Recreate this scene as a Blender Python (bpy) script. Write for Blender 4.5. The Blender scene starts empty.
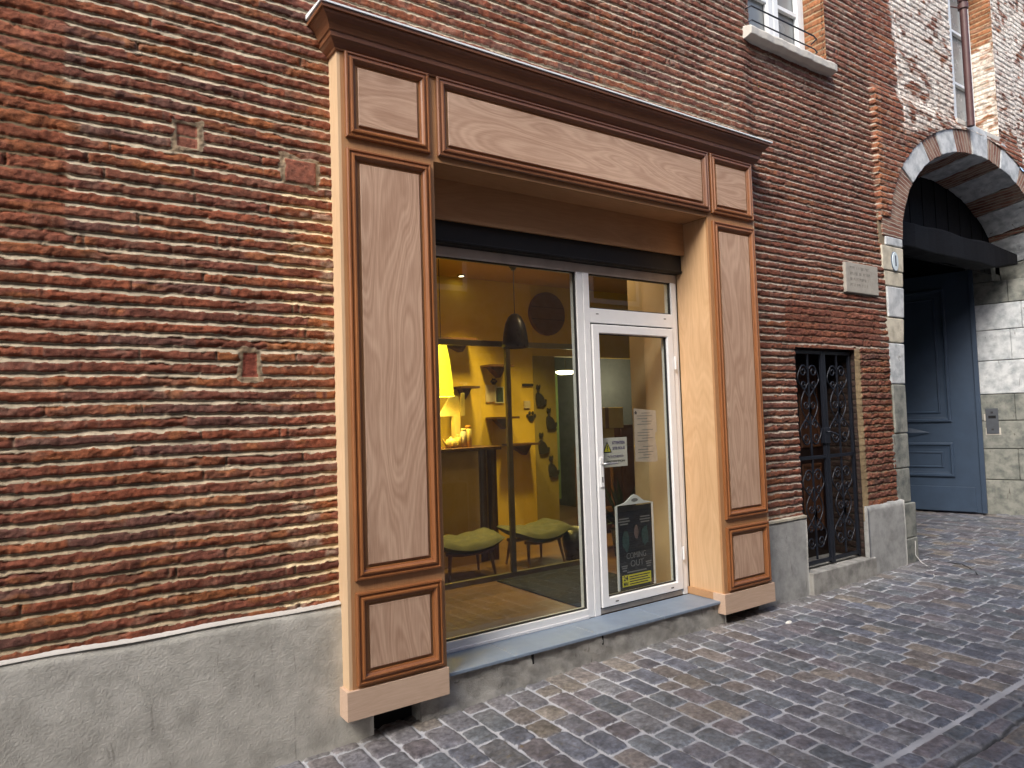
import bpy, bmesh, math, random
import numpy as np
from mathutils import Vector, Matrix
random.seed(7)
R = math.radians
scene = bpy.context.scene
COL = scene.collection

# ------------------------------------------------------------------ helpers
class MB:
    """collects simple shapes into one mesh"""
    def __init__(s): s.v = []; s.f = []; s.sm = []
    def add(s, vs, fs, smooth=False):
        n = len(s.v); s.v += [tuple(v) for v in vs]
        for f in fs: s.f.append(tuple(n+i for i in f)); s.sm.append(smooth)
        return s
    def box(s, x0, x1, y0, y1, z0, z1):
        if x0 > x1: x0, x1 = x1, x0
        if y0 > y1: y0, y1 = y1, y0
        if z0 > z1: z0, z1 = z1, z0
        return s.add([(x0,y0,z0),(x1,y0,z0),(x1,y1,z0),(x0,y1,z0),(x0,y0,z1),(x1,y0,z1),(x1,y1,z1),(x0,y1,z1)],
              [(0,3,2,1),(4,5,6,7),(0,1,5,4),(1,2,6,5),(2,3,7,6),(3,0,4,7)])
    def prism(s, pts, y0, y1):
        """outline in x,z extruded in y; counter-clockwise seen from -y"""
        n = len(pts)
        vs = [(p[0], y0, p[1]) for p in pts] + [(p[0], y1, p[1]) for p in pts]
        fs = [tuple(range(n)), tuple(range(2*n-1, n-1, -1))]
        fs += [(i, n+i, n+(i+1) % n, (i+1) % n) for i in range(n)]
        return s.add(vs, fs)
    def tube(s, pts, r, n=8, caps=True, smooth=True):
        pts = [Vector(p) for p in pts]; rings = []
        rr = r if isinstance(r, (list, tuple)) else [r]*len(pts)
        prev = None
        for i, p in enumerate(pts):
            a = pts[max(i-1, 0)]; b = pts[min(i+1, len(pts)-1)]
            t = (b-a)
            if t.length < 1e-9: t = Vector((0,0,1))
            t.normalize()
            if prev is None:
                u = t.orthogonal().normalized()
            else:
                u = prev - t*prev.dot(t)
                u = u.normalized() if u.length > 1e-6 else t.orthogonal().normalized()
            prev = u; w = t.cross(u)
            rings.append([p+(u*math.cos(2*math.pi*k/n)+w*math.sin(2*math.pi*k/n))*rr[i] for k in range(n)])
        vs = [v for q in rings for v in q]; fs = []
        for i in range(len(pts)-1):
            for k in range(n):
                fs.append((i*n+k, i*n+(k+1) % n, (i+1)*n+(k+1) % n, (i+1)*n+k))
        s.add(vs, fs, smooth)
        if caps:
            s.add(rings[0], [tuple(range(n-1, -1, -1))]); s.add(rings[-1], [tuple(range(n))])
        return s
    def lathe(s, prof, cx, cy, n=28, smooth=True, sy=1.0):
        """prof = [(r,z)]"""
        vs = []; fs = []
        for r, z in prof:
            for k in range(n):
                a = 2*math.pi*k/n; vs.append((cx+r*math.cos(a), cy+sy*r*math.sin(a), z))
        for i in range(len(prof)-1):
            for k in range(n):
                fs.append((i*n+k, i*n+(k+1) % n, (i+1)*n+(k+1) % n, (i+1)*n+k))
        return s.add(vs, fs, smooth)
    def mesh(s, name):
        m = bpy.data.meshes.new(name); m.from_pydata(s.v, [], s.f)
        m.polygons.foreach_set('use_smooth', s.sm); m.update(); return m

ORIG = {}
def thing(name, label, cat, loc, group=None, rotz=0):
    o = bpy.data.objects.new(name, None); COL.objects.link(o)
    o.empty_display_size = .2
    o.location = loc; o.rotation_euler = (0, 0, rotz); o['label'] = label; o['category'] = cat
    if group: o['group'] = group
    ORIG[o.name] = Vector((0,0,0)) if rotz else Vector(loc)
    return o
def tag(o, label, cat, group=None, kind=None):
    o['label'] = label; o['category'] = cat
    if group: o['group'] = group
    if kind: o['kind'] = kind
    return o
def obj(name, mb, mat, parent=None, bevel=0, seg=2, label=None, local=False, smooth=None):
    me = mb.mesh(name) if isinstance(mb, MB) else mb
    o = bpy.data.objects.new(name, me); COL.objects.link(o)
    if mat: me.materials.append(mat)
    if parent is not None:
        off = ORIG.get(parent.name, Vector((0,0,0)))
        if not local: me.transform(Matrix.Translation(-off))
        o.parent = parent; ORIG[o.name] = off
    else:
        n = len(me.vertices); a = np.empty(n*3, dtype=np.float32); me.vertices.foreach_get('co', a); a = a.reshape(-1, 3)
        lo = a.min(0); hi = a.max(0)
        c = Vector((float(lo[0]+hi[0])/2, float(lo[1]+hi[1])/2, float(lo[2])))
        me.transform(Matrix.Translation(-c)); o.location = c; ORIG[o.name] = c
    if bevel:
        b = o.modifiers.new('Bevel', 'BEVEL'); b.width = bevel; b.segments = seg; b.limit_method = 'ANGLE'; b.angle_limit = R(40)
    if label: o['label'] = label
    return o
def struct(name, mb, mat, **k):
    o = obj(name, mb, mat, **k); o['kind'] = 'structure'; return o

def frame_mb(x0, x1, z0, z1, y, prof, fill=False, mb=None):
    """mitred moulding round a rectangle on the plane y, prof=[(inset,out)], out towards -y"""
    mb = mb or MB(); vs = []; n = len(prof)
    for d, o in prof:
        vs += [(x0+d, y-o, z0+d), (x1-d, y-o, z0+d), (x1-d, y-o, z1-d), (x0+d, y-o, z1-d)]
    fs = []
    for i in range(n-1):
        for k in range(4):
            fs.append((i*4+k, i*4+(k+1) % 4, (i+1)*4+(k+1) % 4, (i+1)*4+k))
    if fill: fs.append(tuple((n-1)*4+k for k in range(4)))
    return mb.add(vs, fs)
def text_mesh(name, body, size, mat, parent, loc, facing='y', extrude=.0006, width=None, bold=0, align='CENTER', rot=None):
    cu = bpy.data.curves.new(name, 'FONT'); cu.body = body; cu.size = size; cu.extrude = extrude; cu.offset = bold
    cu.align_x = align; cu.align_y = 'CENTER'
    t = bpy.data.objects.new(name, cu); COL.objects.link(t)
    dg = bpy.context.evaluated_depsgraph_get()
    me = bpy.data.meshes.new_from_object(t.evaluated_get(dg))
    bpy.data.objects.remove(t)
    M = Matrix.Translation(loc) @ (rot if rot is not None else Matrix.Rotation(R(90), 4, 'X'))
    if width:
        xs = [v.co.x for v in me.vertices]; w = max(xs)-min(xs)
        M = M @ Matrix.Diagonal((width/w, 1, 1, 1))
    me.transform(M)
    return obj(name, me, mat, parent)

# ------------------------------------------------------------------ materials
def new_mat(name):
    m = bpy.data.materials.new(name); m.use_nodes = True
    nt = m.node_tree; b = nt.nodes['Principled BSDF']; return m, nt, b
def N(nt, t, **k):
    n = nt.nodes.new(t)
    for a, v in k.items():
        if a in n.inputs.keys(): n.inputs[a].default_value = v
        else: setattr(n, a, v)
    return n
def ramp(nt, fac, stops):
    r = nt.nodes.new('ShaderNodeValToRGB'); e = r.color_ramp.elements
    while len(e) < len(stops): e.new(.5)
    for q, (p, c) in zip(e, stops): q.position = p; q.color = (c[0], c[1], c[2], 1)
    nt.links.new(fac, r.inputs[0]); return r.outputs[0]
def mix(nt, f, a, b, mode='MIX'):
    n = nt.nodes.new('ShaderNodeMix'); n.data_type = 'RGBA'; n.blend_type = mode
    for s, v in ((0, f), (6, a), (7, b)):
        if isinstance(v, (int, float)): n.inputs[s].default_value = v
        elif isinstance(v, tuple): n.inputs[s].default_value = (*v[:3], 1)
        else: nt.links.new(v, n.inputs[s])
    return n.outputs[2]
def mth(nt, op, a, b=0., c=None):
    n = nt.nodes.new('ShaderNodeMath'); n.operation = op
    for i, v in enumerate((a, b) if c is None else (a, b, c)):
        if isinstance(v, (int, float)): n.inputs[i].default_value = v
        else: nt.links.new(v, n.inputs[i])
    return n.outputs[0]
def coord(nt, scale=(1,1,1), kind='Object', loc=(0,0,0)):
    tc = nt.nodes.new('ShaderNodeTexCoord'); mp = nt.nodes.new('ShaderNodeMapping')
    mp.inputs['Scale'].default_value = scale; mp.inputs['Location'].default_value = loc
    nt.links.new(tc.outputs[kind], mp.inputs[0]); return mp.outputs[0]
def wcoord(nt, scale=(1,1,1)):
    g = nt.nodes.new('ShaderNodeNewGeometry'); mp = nt.nodes.new('ShaderNodeMapping')
    mp.inputs['Scale'].default_value = scale; nt.links.new(g.outputs['Position'], mp.inputs[0]); return mp.outputs[0]
def noise(nt, vec, scale, detail=4, rough=.55, dist=0):
    n = nt.nodes.new('ShaderNodeTexNoise'); n.inputs['Scale'].default_value = scale
    n.inputs['Detail'].default_value = detail; n.inputs['Roughness'].default_value = rough; n.inputs['Distortion'].default_value = dist
    nt.links.new(vec, n.inputs['Vector']); return n.outputs[0]
def bump(nt, b, h, dist, strength=1):
    n = nt.nodes.new('ShaderNodeBump'); n.inputs['Distance'].default_value = dist; n.inputs['Strength'].default_value = strength
    nt.links.new(h, n.inputs['Height']); nt.links.new(n.outputs[0], b.inputs['Normal']); return n

def plain(name, col, rough=.6, metal=0, var=.15, nscale=8, bumpd=0, bscale=60, emit=None, es=0):
    m, nt, b = new_mat(name)
    v = wcoord(nt)
    n1 = noise(nt, v, nscale, 5)
    c = mix(nt, n1, tuple(x*(1-var) for x in col), tuple(min(1, x*(1+var)) for x in col))
    nt.links.new(c, b.inputs['Base Color'])
    b.inputs['Roughness'].default_value = rough; b.inputs['Metallic'].default_value = metal
    rr = mth(nt, 'MULTIPLY_ADD', noise(nt, v, nscale*3, 3), .2, rough-.1); nt.links.new(rr, b.inputs['Roughness'])
    if bumpd: bump(nt, b, noise(nt, v, bscale, 5, .65), bumpd)
    if emit:
        b.inputs['Emission Color'].default_value = (*emit, 1); b.inputs['Emission Strength'].default_value = es
    return m

def wood(name, dark, light, axis='z', figure=1.0, rough=.55, freq=34, fig_scale=1.0, coat=0):
    """figured veneer: contour grain of a stretched noise plus pores"""
    m, nt, b = new_mat(name)
    s = {'z': (4.2, 4.2, .85), 'x': (.85, 4.2, 4.2), 'y': (4.2, .85, 4.2)}[axis]
    s = tuple(q*fig_scale for q in s)
    v = wcoord(nt, s)
    n1 = noise(nt, v, .8, 1.5, .45, .25)
    w = mth(nt, 'SINE', mth(nt, 'MULTIPLY', n1, freq*4.0))
    w2 = mth(nt, 'SINE', mth(nt, 'MULTIPLY', n1, freq*11.0))
    ps = {'z': (240, 240, 9), 'x': (9, 240, 240), 'y': (240, 9, 240)}[axis]
    pore = noise(nt, wcoord(nt, ps), 1, 2, .6)
    big = noise(nt, wcoord(nt, (1.6, 1.6, 1.6)), 1, 3)
    f = mth(nt, 'MULTIPLY_ADD', w, .085*figure, .5)
    f = mth(nt, 'MULTIPLY_ADD', w2, .085*figure, f)
    f = mth(nt, 'MULTIPLY_ADD', mth(nt, 'SUBTRACT', pore, .5), .9, f)
    f = mth(nt, 'MULTIPLY_ADD', mth(nt, 'SUBTRACT', big, .5), .9, f)
    cl = nt.nodes.new('ShaderNodeClamp'); nt.links.new(f, cl.inputs[0])
    c = mix(nt, cl.outputs[0], dark, light)
    nt.links.new(c, b.inputs['Base Color'])
    rr = mth(nt, 'MULTIPLY_ADD', pore, -.25, rough+.12); nt.links.new(rr, b.inputs['Roughness'])
    bump(nt, b, pore, .0004)
    if coat: b.inputs['Coat Weight'].default_value = coat; b.inputs['Coat Roughness'].default_value = .3
    return m

M = {}
M['panel'] = wood('okoume_panel', (.36,.215,.140), (.62,.43,.31), 'z', 1.6, freq=22)
M['panel_x'] = wood('okoume_panel_cross', (.36,.215,.140), (.62,.43,.31), 'x', 1.6, freq=22)
M['stile'] = wood('stained_stile', (.33,.165,.072), (.50,.275,.130), 'z', .4, .5)
M['stile_x'] = wood('stained_rail', (.33,.165,.072), (.50,.275,.130), 'x', .4, .5)
M['mould'] = wood('stained_moulding', (.15,.052,.016), (.34,.130,.042), 'z', .35, .38, coat=.25)
M['mould_x'] = wood('stained_moulding_cross', (.13,.050,.022), (.27,.11,.048), 'x', .35, .38, coat=.25)
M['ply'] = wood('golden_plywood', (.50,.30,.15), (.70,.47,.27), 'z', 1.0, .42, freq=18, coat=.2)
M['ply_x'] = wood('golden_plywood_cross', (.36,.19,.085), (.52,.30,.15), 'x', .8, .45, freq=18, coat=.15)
M['pale'] = wood('lit_raw_plywood_edge', (.56,.385,.225), (.74,.54,.345), 'z', .4, .6)  # raw unstained tone, with side light also put into the colour
M['plinth_wood'] = wood('raw_plinth_board', (.48,.33,.23), (.66,.49,.37), 'x', .6, .6)
M['zinc'] = plain('pale_zinc_flashing', (.80,.86,.90), .5, 0, .05)
M['alu'] = plain('white_painted_aluminium', (.80,.81,.82), .42, 0, .07, 14, .0003, 160)
M['alu_dirty'] = plain('weathered_white_head_rail', (.50,.46,.42), .5, 0, .35, 9, .0003, 120)
M['gasket'] = plain('black_rubber_gasket', (.015,.015,.015), .6)
M['black'] = plain('black_painted_box', (.004,.004,.005), .5, 0, .4, 20, .002, 12)
M['iron'] = plain('black_wrought_iron', (.014,.017,.026), .42, .3, .5, 30, .0006, 160)
M['slate'] = plain('blue_grey_slate_tile', (.20,.255,.33), .42, 0, .22, 5, .0006, 70)
M['joint'] = plain('pale_tile_joint', (.36,.37,.37), .8)
M['white_paint'] = plain('white_window_paint', (.74,.77,.78), .5, 0, .1)
M['stone_sill'] = plain('limestone_sill', (.56,.54,.49), .85, 0, .25, 8, .004, 40)
M['pipe'] = plain('oxide_red_downpipe', (.075,.032,.030), .5, 0, .35, 12)
M['steel'] = plain('dull_steel_plate', (.075,.085,.10), .5, .2, .2, 20)
M['chrome'] = plain('bright_metal', (.55,.55,.54), .3, .9, .1)
M['dark_hole'] = plain('dark_recess', (.004,.004,.005), .9)
M['text_black'] = plain('black_print', (.03,.03,.035), .8, 0, .1)
M['cable_white'] = plain('white_cable', (.6,.6,.58), .6)
M['cable_black'] = plain('black_cable', (.02,.02,.022), .5)
M['litter'] = plain('white_litter', (.75,.74,.7), .9)

# weathered wall plaster
def plaster(name, a, b_, stain=.5):
    m, nt, b = new_mat(name); v = wcoord(nt)
    n1 = noise(nt, v, 2.2, 6, .62, .4); n2 = noise(nt, v, 9, 5, .6); n3 = noise(nt, v, 90, 4, .7)
    c = mix(nt, n1, a, b_)
    c = mix(nt, ramp(nt, n2, [(.40, (0,0,0)), (.66, (1,1,1))]), c, tuple(q*.80 for q in a))
    sp = ramp(nt, noise(nt, wcoord(nt, (14, 14, 4)), 1, 6, .6, 1.2), [(.64, (0,0,0)), (.70, (1,1,1))])
    c = mix(nt, mth(nt, 'MULTIPLY', sp, stain), c, (.09,.08,.065))
    nt.links.new(c, b.inputs['Base Color']); b.inputs['Roughness'].default_value = .9
    h = mth(nt, 'MULTIPLY_ADD', n3, .8, mth(nt, 'MULTIPLY', n2, .5))
    bump(nt, b, h, .006); return m
M['plaster'] = plaster('grey_cement_render', (.45,.44,.395), (.56,.55,.505), .35)
M['plaster_r'] = plaster('cool_grey_cement_render', (.34,.345,.335), (.46,.465,.455), .4)
M['riser'] = plaster('stained_step_render', (.26,.255,.235), (.46,.45,.42), .7)
M['stone_a'] = plaster('pale_grey_portal_stone', (.42,.46,.49), (.74,.76,.76), .8)
M['stone_b'] = plaster('cream_portal_stone', (.50,.46,.36), (.70,.66,.55), .7)
M['stone_c'] = plaster('dark_stained_portal_stone', (.15,.165,.155), (.38,.38,.33), .9)
M['cream'] = plain('cream_painted_wall', (.62,.47,.27), .7, 0, .08, 3)
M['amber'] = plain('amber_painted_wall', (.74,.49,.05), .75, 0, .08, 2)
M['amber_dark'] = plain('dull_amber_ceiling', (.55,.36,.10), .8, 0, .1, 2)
M['olive'] = plain('olive_wall', (.34,.255,.07), .7, 0, .1, 3)
M['green'] = plain('green_painted_wall', (.25,.35,.11), .7, 0, .1, 3)
M['mat'] = plain('black_entrance_mat', (.006,.007,.010), .95, 0, .3, 60, .002, 300)
M['dwood'] = wood('dark_brown_wood', (.055,.022,.010), (.12,.05,.022), 'z', .4, .5)
M['mwood'] = wood('oak_leg_wood', (.20,.10,.045), (.34,.18,.085), 'z', .4, .5)
M['counter'] = wood('honey_counter_wood', (.48,.28,.07), (.66,.42,.12), 'z', .5, .5)
M['cushion'] = plain('green_grey_cushion_fabric', (.062,.062,.040), .75, 0, .2, 30, .002, 120)
M['rail'] = plain('brushed_partition_rail', (.20,.17,.12), .4, .6, .1)
M['slab_black'] = plain('matt_black_decal', (.02,.018,.014), .7)
M['white_obj'] = plain('cream_ceramic', (.8,.68,.30), .3)
M['pend'] = plain('charcoal_lamp_shade', (.022,.022,.024), .3, 0, .2)
M['paper'] = plain('white_paper', (.74,.71,.66), .8, 0, .08, 30)
M['paper2'] = plain('pinkish_flyer_paper', (.62,.50,.42), .8, 0, .18, 30)
M['yellow'] = plain('yellow_print', (.80,.72,.02), .6, 0, .08)
M['poster'] = plain('black_poster_print', (.012,.014,.016), .45, 0, .4, 12)
M['teal'] = plain('faded_teal_print', (.035,.075,.068), .6, 0, .5, 40)
M['skin_print'] = plain('pinkish_print', (.17,.115,.10), .6, 0, .5, 40)
M['greyprint'] = plain('grey_print', (.22,.22,.22), .6)
M['violet'] = plain('violet_print', (.16,.13,.28), .7)
M['blackpipe'] = M['iron']
M['door_blue'] = plain('slate_blue_door_paint', (.034,.058,.100), .5, 0, .25, 6, .0008, 60)
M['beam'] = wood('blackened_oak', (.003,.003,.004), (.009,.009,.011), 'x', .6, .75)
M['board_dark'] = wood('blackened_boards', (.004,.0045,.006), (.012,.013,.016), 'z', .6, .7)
M['cardboard'] = plain('kraft_cardboard', (.66,.46,.21), .8, 0, .12, 10)
M['leaf'] = plain('dark_green_leaf', (.02,.045,.015), .6, 0, .4, 20)
M['shade_yellow'] = plain('lit_yellow_lamp_shade', (.9,.75,.1), .7, 0, .15, 30, emit=(1,.76,.03), es=.95)
M['lamp_on'] = plain('lit_lamp_glass', (1,.95,.8), .5, 0, .01, 5, emit=(1,.86,.50), es=9)
M['dot'] = plain('yellow_shade_dot', (.55,.40,.02), .7, emit=(.6,.42,.01), es=.5)

def floor_wood():
    m, nt, b = new_mat('laminate_floor'); v = wcoord(nt)
    br = nt.nodes.new('ShaderNodeTexBrick'); br.inputs['Scale'].default_value = 1
    br.inputs['Brick Width'].default_value = 1.2; br.inputs['Row Height'].default_value = .14; br.inputs['Mortar Size'].default_value = .0015
    br.inputs['Color1'].default_value = (.13,.070,.032,1); br.inputs['Color2'].default_value = (.20,.108,.050,1); br.inputs['Mortar'].default_value = (.05,.025,.01,1)
    nt.links.new(v, br.inputs['Vector'])
    g = noise(nt, wcoord(nt, (4, 60, 1)), 1, 4)
    c = mix(nt, mth(nt, 'MULTIPLY', g, .6), br.outputs[0], (.12,.06,.025))
    nt.links.new(c, b.inputs['Base Color']); b.inputs['Roughness'].default_value = .38; return m
M['floor'] = floor_wood()

def glass(name, tint=(1,1,1), extra=0.0, ior=1.5):
    m = bpy.data.materials.new(name); m.use_nodes = True; nt = m.node_tree; nt.nodes.clear()
    o = nt.nodes.new('ShaderNodeOutputMaterial'); mx = nt.nodes.new('ShaderNodeMixShader')
    t = nt.nodes.new('ShaderNodeBsdfTransparent'); g = nt.nodes.new('ShaderNodeBsdfGlossy'); fr = nt.nodes.new('ShaderNodeFresnel')
    t.inputs[0].default_value = (*tint, 1); g.inputs['Roughness'].default_value = .0; fr.inputs[0].default_value = ior
    ge = nt.nodes.new('ShaderNodeNewGeometry'); f = mth(nt, 'MULTIPLY', mth(nt, 'ADD', fr.outputs[0], extra), mth(nt, 'SUBTRACT', 1., ge.outputs['Backfacing']))
    nt.links.new(f, mx.inputs[0]); nt.links.new(t.outputs[0], mx.inputs[1]); nt.links.new(g.outputs[0], mx.inputs[2])
    nt.links.new(mx.outputs[0], o.inputs[0]); return m
M['glass'] = glass('clear_glass', (.90,.92,.90), .10)
M['glass_in'] = glass('partition_glass', (.93,.95,.92), .02)
M['pane_dark'] = plain('dark_window_glass', (.05,.06,.06), .08, 0, .3, 3)
M['curtain'] = plain('pale_curtain_behind_glass', (.22,.235,.235), .25, 0, .35, 3)

# ------------------------------------------------------------------ numpy noise + height-field brickwork
rng = np.random.default_rng(11)
TAB = rng.random((257, 257)).astype(np.float32)
def vn(x, z, s, seed=0):
    x = x/s+seed*17.37; z = z/s+seed*9.71
    xi = np.floor(x).astype(np.int32); zi = np.floor(z).astype(np.int32)
    fx = (x-xi).astype(np.float32); fz = (z-zi).astype(np.float32)
    fx = fx*fx*(3-2*fx); fz = fz*fz*(3-2*fz)
    a = TAB[xi & 255, zi & 255]; b = TAB[(xi+1) & 255, zi & 255]; c = TAB[xi & 255, (zi+1) & 255]; d = TAB[(xi+1) & 255, (zi+1) & 255]
    return (a*(1-fx)+b*fx)*(1-fz)+(c*(1-fx)+d*fx)*fz-.5
def fb(x, z, s, seed=0, o=3):
    r = 0; a = 1
    for k in range(o): r = r+a*vn(x, z, s/2**k, seed+k*3); a *= .5
    return r
def hsh(a, b, seed=0):
    v = np.sin(a*127.1+b*311.7+seed*74.7)*43758.5453
    return (v-np.floor(v)).astype(np.float32)
def ss(a, b, x):
    t = np.clip((x-a)/(b-a), 0, 1); return t*t*(3-2*t)

PITCH = .0640
def brick_field(X, Z, region):
    """returns outward height, brick mask 0..1, brick colour, mortar colour"""
    P = region(X, Z)
    wob = .012*fb(X, Z*.3, 1.3, 1, 2)+.0045*vn(X, Z*.8, .33, 5)
    zz = (Z-.43)/PITCH+wob/PITCH+.15*vn(X, Z, .5, 2)
    ci = np.floor(zz); t = (zz-ci).astype(np.float32)
    # brick lengths along the course
    L = P.get('len', .37)
    off = hsh(ci, 0*ci, 3)*L
    bx = (X+off)/L; bi = np.floor(bx+.25*(hsh(np.floor(bx), ci, 8)-.5)); 
    fx = np.abs(bx+.25*(hsh(np.floor(bx), ci, 8)-.5)-bi); dxe = np.minimum(fx, 1-fx)*L
    frac = P['frac']+.035*(hsh(bi, ci, 4)-.5)+.07*vn(X, ci*3.3, .45, 81)
    jag = P['jag']*(.9*vn(X, Z, .055, 9)+.9*vn(X, Z, .020, 12)+.25*vn(X, Z, .16, 15))
    lo = .02+jag*.10; hi = frac+(jag*.16)
    dv = np.minimum(t-lo, hi-t)*PITCH         # distance inside brick from horizontal edges
    dv2 = np.minimum(dv, np.where(hsh(bi*2+np.sign(bx-bi+.001), ci, 19) > .80, dxe-.003+.004*vn(X, Z, .03, 22), .03))
    mask = ss(-.0015, .0035, dv)
    vj = ss(.0, .005, dxe-.0015+.003*vn(X, Z, .03, 22))
    strong = (hsh(bi*2+np.sign(bx-bi+.001), ci, 19) > .80)
    vj = np.where(strong, vj, .72+.28*vj)
    face = .0022*(hsh(bi, ci, 6)-.5)*2+P['rough']*(.0062*fb(X, Z*1.5, .05, 30, 3)+.0055*vn(X, Z, .014, 40))
    # chips
    chip = ss(.16, .36, vn(X, Z*1.6, .075, 50)+.35*vn(X, Z, .02, 52))*P['rough']
    edge = -.006*(1-ss(0, .006, dv2))-.012*chip*(1-ss(0, .020, dv2))
    tm = np.clip((t-hi)/np.maximum(1-hi, .05), 0, 1); tm = np.where(t < lo, 1., tm)
    mort = -P['rec0']-P['rec1']*tm**1.0+.0022*fb(X, Z, .03, 60, 2)
    hb = face+edge-.007*(1-vj)
    h = hb*mask+mort*(1-mask)
    q = hsh(bi, ci, 1); q2 = hsh(bi, ci, 2)
    pal = np.array([(.235,.070,.036),(.210,.068,.040),(.250,.080,.037),(.185,.064,.042),(.290,.100,.038),(.215,.077,.046),(.150,.066,.050),(.255,.098,.056)], dtype=np.float32)
    w = np.array([.2,.36,.50,.66,.72,.85,.93,1.0])
    idx = np.searchsorted(w, q.ravel()).reshape(q.shape).clip(0, 7)
    c = pal[idx]*.84*(.88+.26*q2)[..., None]
    c = c*(1+.5*fb(X, Z, .07, 70, 3))[..., None]
    og = ss(.22, .40, vn(X, Z*3, .12, 77))[..., None]
    c = c*(1-.5*og)+np.array((.34,.125,.042))*.5*og
    lime = ss(.18, .42, fb(X, Z*1.5, .10, 88, 3))[..., None]*P['lime'][..., None]
    c = c*(1-lime)+np.array((.42,.33,.25))*lime
    c = c*(1-P['tintw'][..., None])+P['tintw'][..., None]*P['tint']*(.7+.6*q2)[..., None]
    vd = (1-vj)[..., None]*mask[..., None]*.55
    mcol = P['mort']*(1+.45*fb(X, Z, .22, 90, 3)+.25*vn(X, Z, .03, 95))[..., None]
    c = c*(1-vd)+mcol*vd*.6
    # whitewash
    ww = P['wash']
    wn = ss(-.28, .16, 1.2*fb(X*.7, Z*1.3, .085, 100, 3)+.6*vn(X, Z, .35, 108)+ww-.60)*np.minimum(ww*1.5, 1)
    wc = np.array((.80,.75,.67))*(1+.35*fb(X, Z, .06, 110, 3))[..., None]
    wb = wn*(.86-.35*ss(.0, .3, vn(X, Z, .03, 120)))
    c = c*(1-wb[..., None])+wc*wb[..., None]
    wm = wn*.45
    mcol = mcol*(1-wm[..., None])+wc*.8*wm[..., None]
    for (x0, x1, z0, z1, kind) in P.get('patch', []):
        d = np.minimum(np.minimum(X-x0, x1-X), np.minimum(Z-z0, z1-Z))+.008*vn(X, Z, .04, 130)
        i_ = ss(-.004, .003, d); o_ = ss(-.030, -.018, d+.034*vn(X, Z, .045, 131)+.01*vn(X, Z, .015, 132))
        mk = .006*fb(X, Z, .03, 133, 3)-.004
        h = h*(1-o_)+mk*o_; mask = mask*(1-o_)
        mcol = mcol*(1-o_[..., None])+np.array((.30,.225,.145))*(1+.7*fb(X, Z, .03, 135, 3))[..., None]*o_[..., None]
        fh = (.004 if kind == 1 else -.012)+.003*fb(X, Z, .03, 137, 2)
        h = h*(1-i_)+fh*i_; mask = np.maximum(mask, i_)
        col = np.array((.23,.085,.055) if kind else (.19,.05,.032))
        c = c*(1-i_[..., None])+col*(1+.3*fb(X, Z, .04, 139, 2))[..., None]*i_[..., None]
        if kind == 2:
            ln = (np.abs(Z-(z0+z1)/2) < .006); mask = np.where(ln & (i_ > .5), .0, mask); h = np.where(ln & (i_ > .5), h-.004, h)
    h = h+P['off']+.010*fb(X, Z, .9, 150, 2)
    return h, mask, np.clip(c, .01, .9), np.clip(mcol, .01, .9)

def grid_mesh(name, co, nu, nv, keep, attrs):
    me = bpy.data.meshes.new(name)
    idx = np.arange(nu*nv).reshape(nv, nu)
    q = np.stack([idx[:-1, :-1], idx[:-1, 1:], idx[1:, 1:], idx[1:, :-1]], -1).reshape(-1, 4)
    if keep is not None: q = q[keep.ravel()]
    used = np.zeros(nu*nv, bool); used[q.ravel()] = True
    rem = np.cumsum(used)-1; q = rem[q]; co = co.reshape(-1, 3)[used]
    me.vertices.add(len(co)); me.vertices.foreach_set('co', co.astype(np.float32).ravel())
    me.loops.add(len(q)*4); me.loops.foreach_set('vertex_index', q.astype(np.int32).ravel())
    me.polygons.add(len(q)); me.polygons.foreach_set('loop_start', np.arange(0, len(q)*4, 4, dtype=np.int32))
    me.polygons.foreach_set('use_smooth', np.ones(len(q), bool))
    me.update(calc_edges=True)
    for k, a in attrs.items():
        a = a.reshape(nu*nv, -1)[used]
        if a.shape[1] == 1:
            at = me.attributes.new(k, 'FLOAT', 'POINT'); at.data.foreach_set('value', a.astype(np.float32).ravel())
        else:
            at = me.attributes.new(k, 'FLOAT_COLOR', 'POINT')
            at.data.foreach_set('color', np.concatenate([a, np.ones((len(a), 1))], 1).astype(np.float32).ravel())
    return me

def brick_mat():
    m, nt, b = new_mat('handmade_brick_and_lime_mortar')
    A = lambda n: N(nt, 'ShaderNodeAttribute', attribute_name=n)
    v = wcoord(nt)
    nf = noise(nt, v, 140, 3, .7); nm = noise(nt, v, 38, 4, .6)
    mk = mth(nt, 'MULTIPLY_ADD', mth(nt, 'SUBTRACT', nf, .5), .9, A('mask').outputs['Fac'])
    mr = nt.nodes.new('ShaderNodeMapRange'); mr.inputs[1].default_value = .30; mr.inputs[2].default_value = .62; nt.links.new(mk, mr.inputs[0])
    bc = mix(nt, 1.0, A('bcol').outputs['Color'], ramp(nt, nm, [(.25, (.55,.55,.55)), (.5, (1,1,1)), (.8, (1.55,1.5,1.45))]), 'MULTIPLY')
    bc = mix(nt, mth(nt, 'MULTIPLY', ramp(nt, nf, [(.60, (0,0,0)), (.72, (1,1,1))]), .35), bc, (.35,.24,.17))
    mc = mix(nt, 1.0, A('mcol').outputs['Color'], ramp(nt, nm, [(.2, (.7,.7,.7)), (.8, (1.2,1.2,1.2))]), 'MULTIPLY')
    c = mix(nt, mr.outputs[0], mc, bc)
    nt.links.new(c, b.inputs['Base Color']); b.inputs['Roughness'].default_value = .88
    b.inputs['Specular IOR Level'].default_value = .3
    h = mth(nt, 'MULTIPLY_ADD', nf, .5, nm)
    bump(nt, b, h, .0065, 1); return m
M['brick'] = brick_mat()

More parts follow.
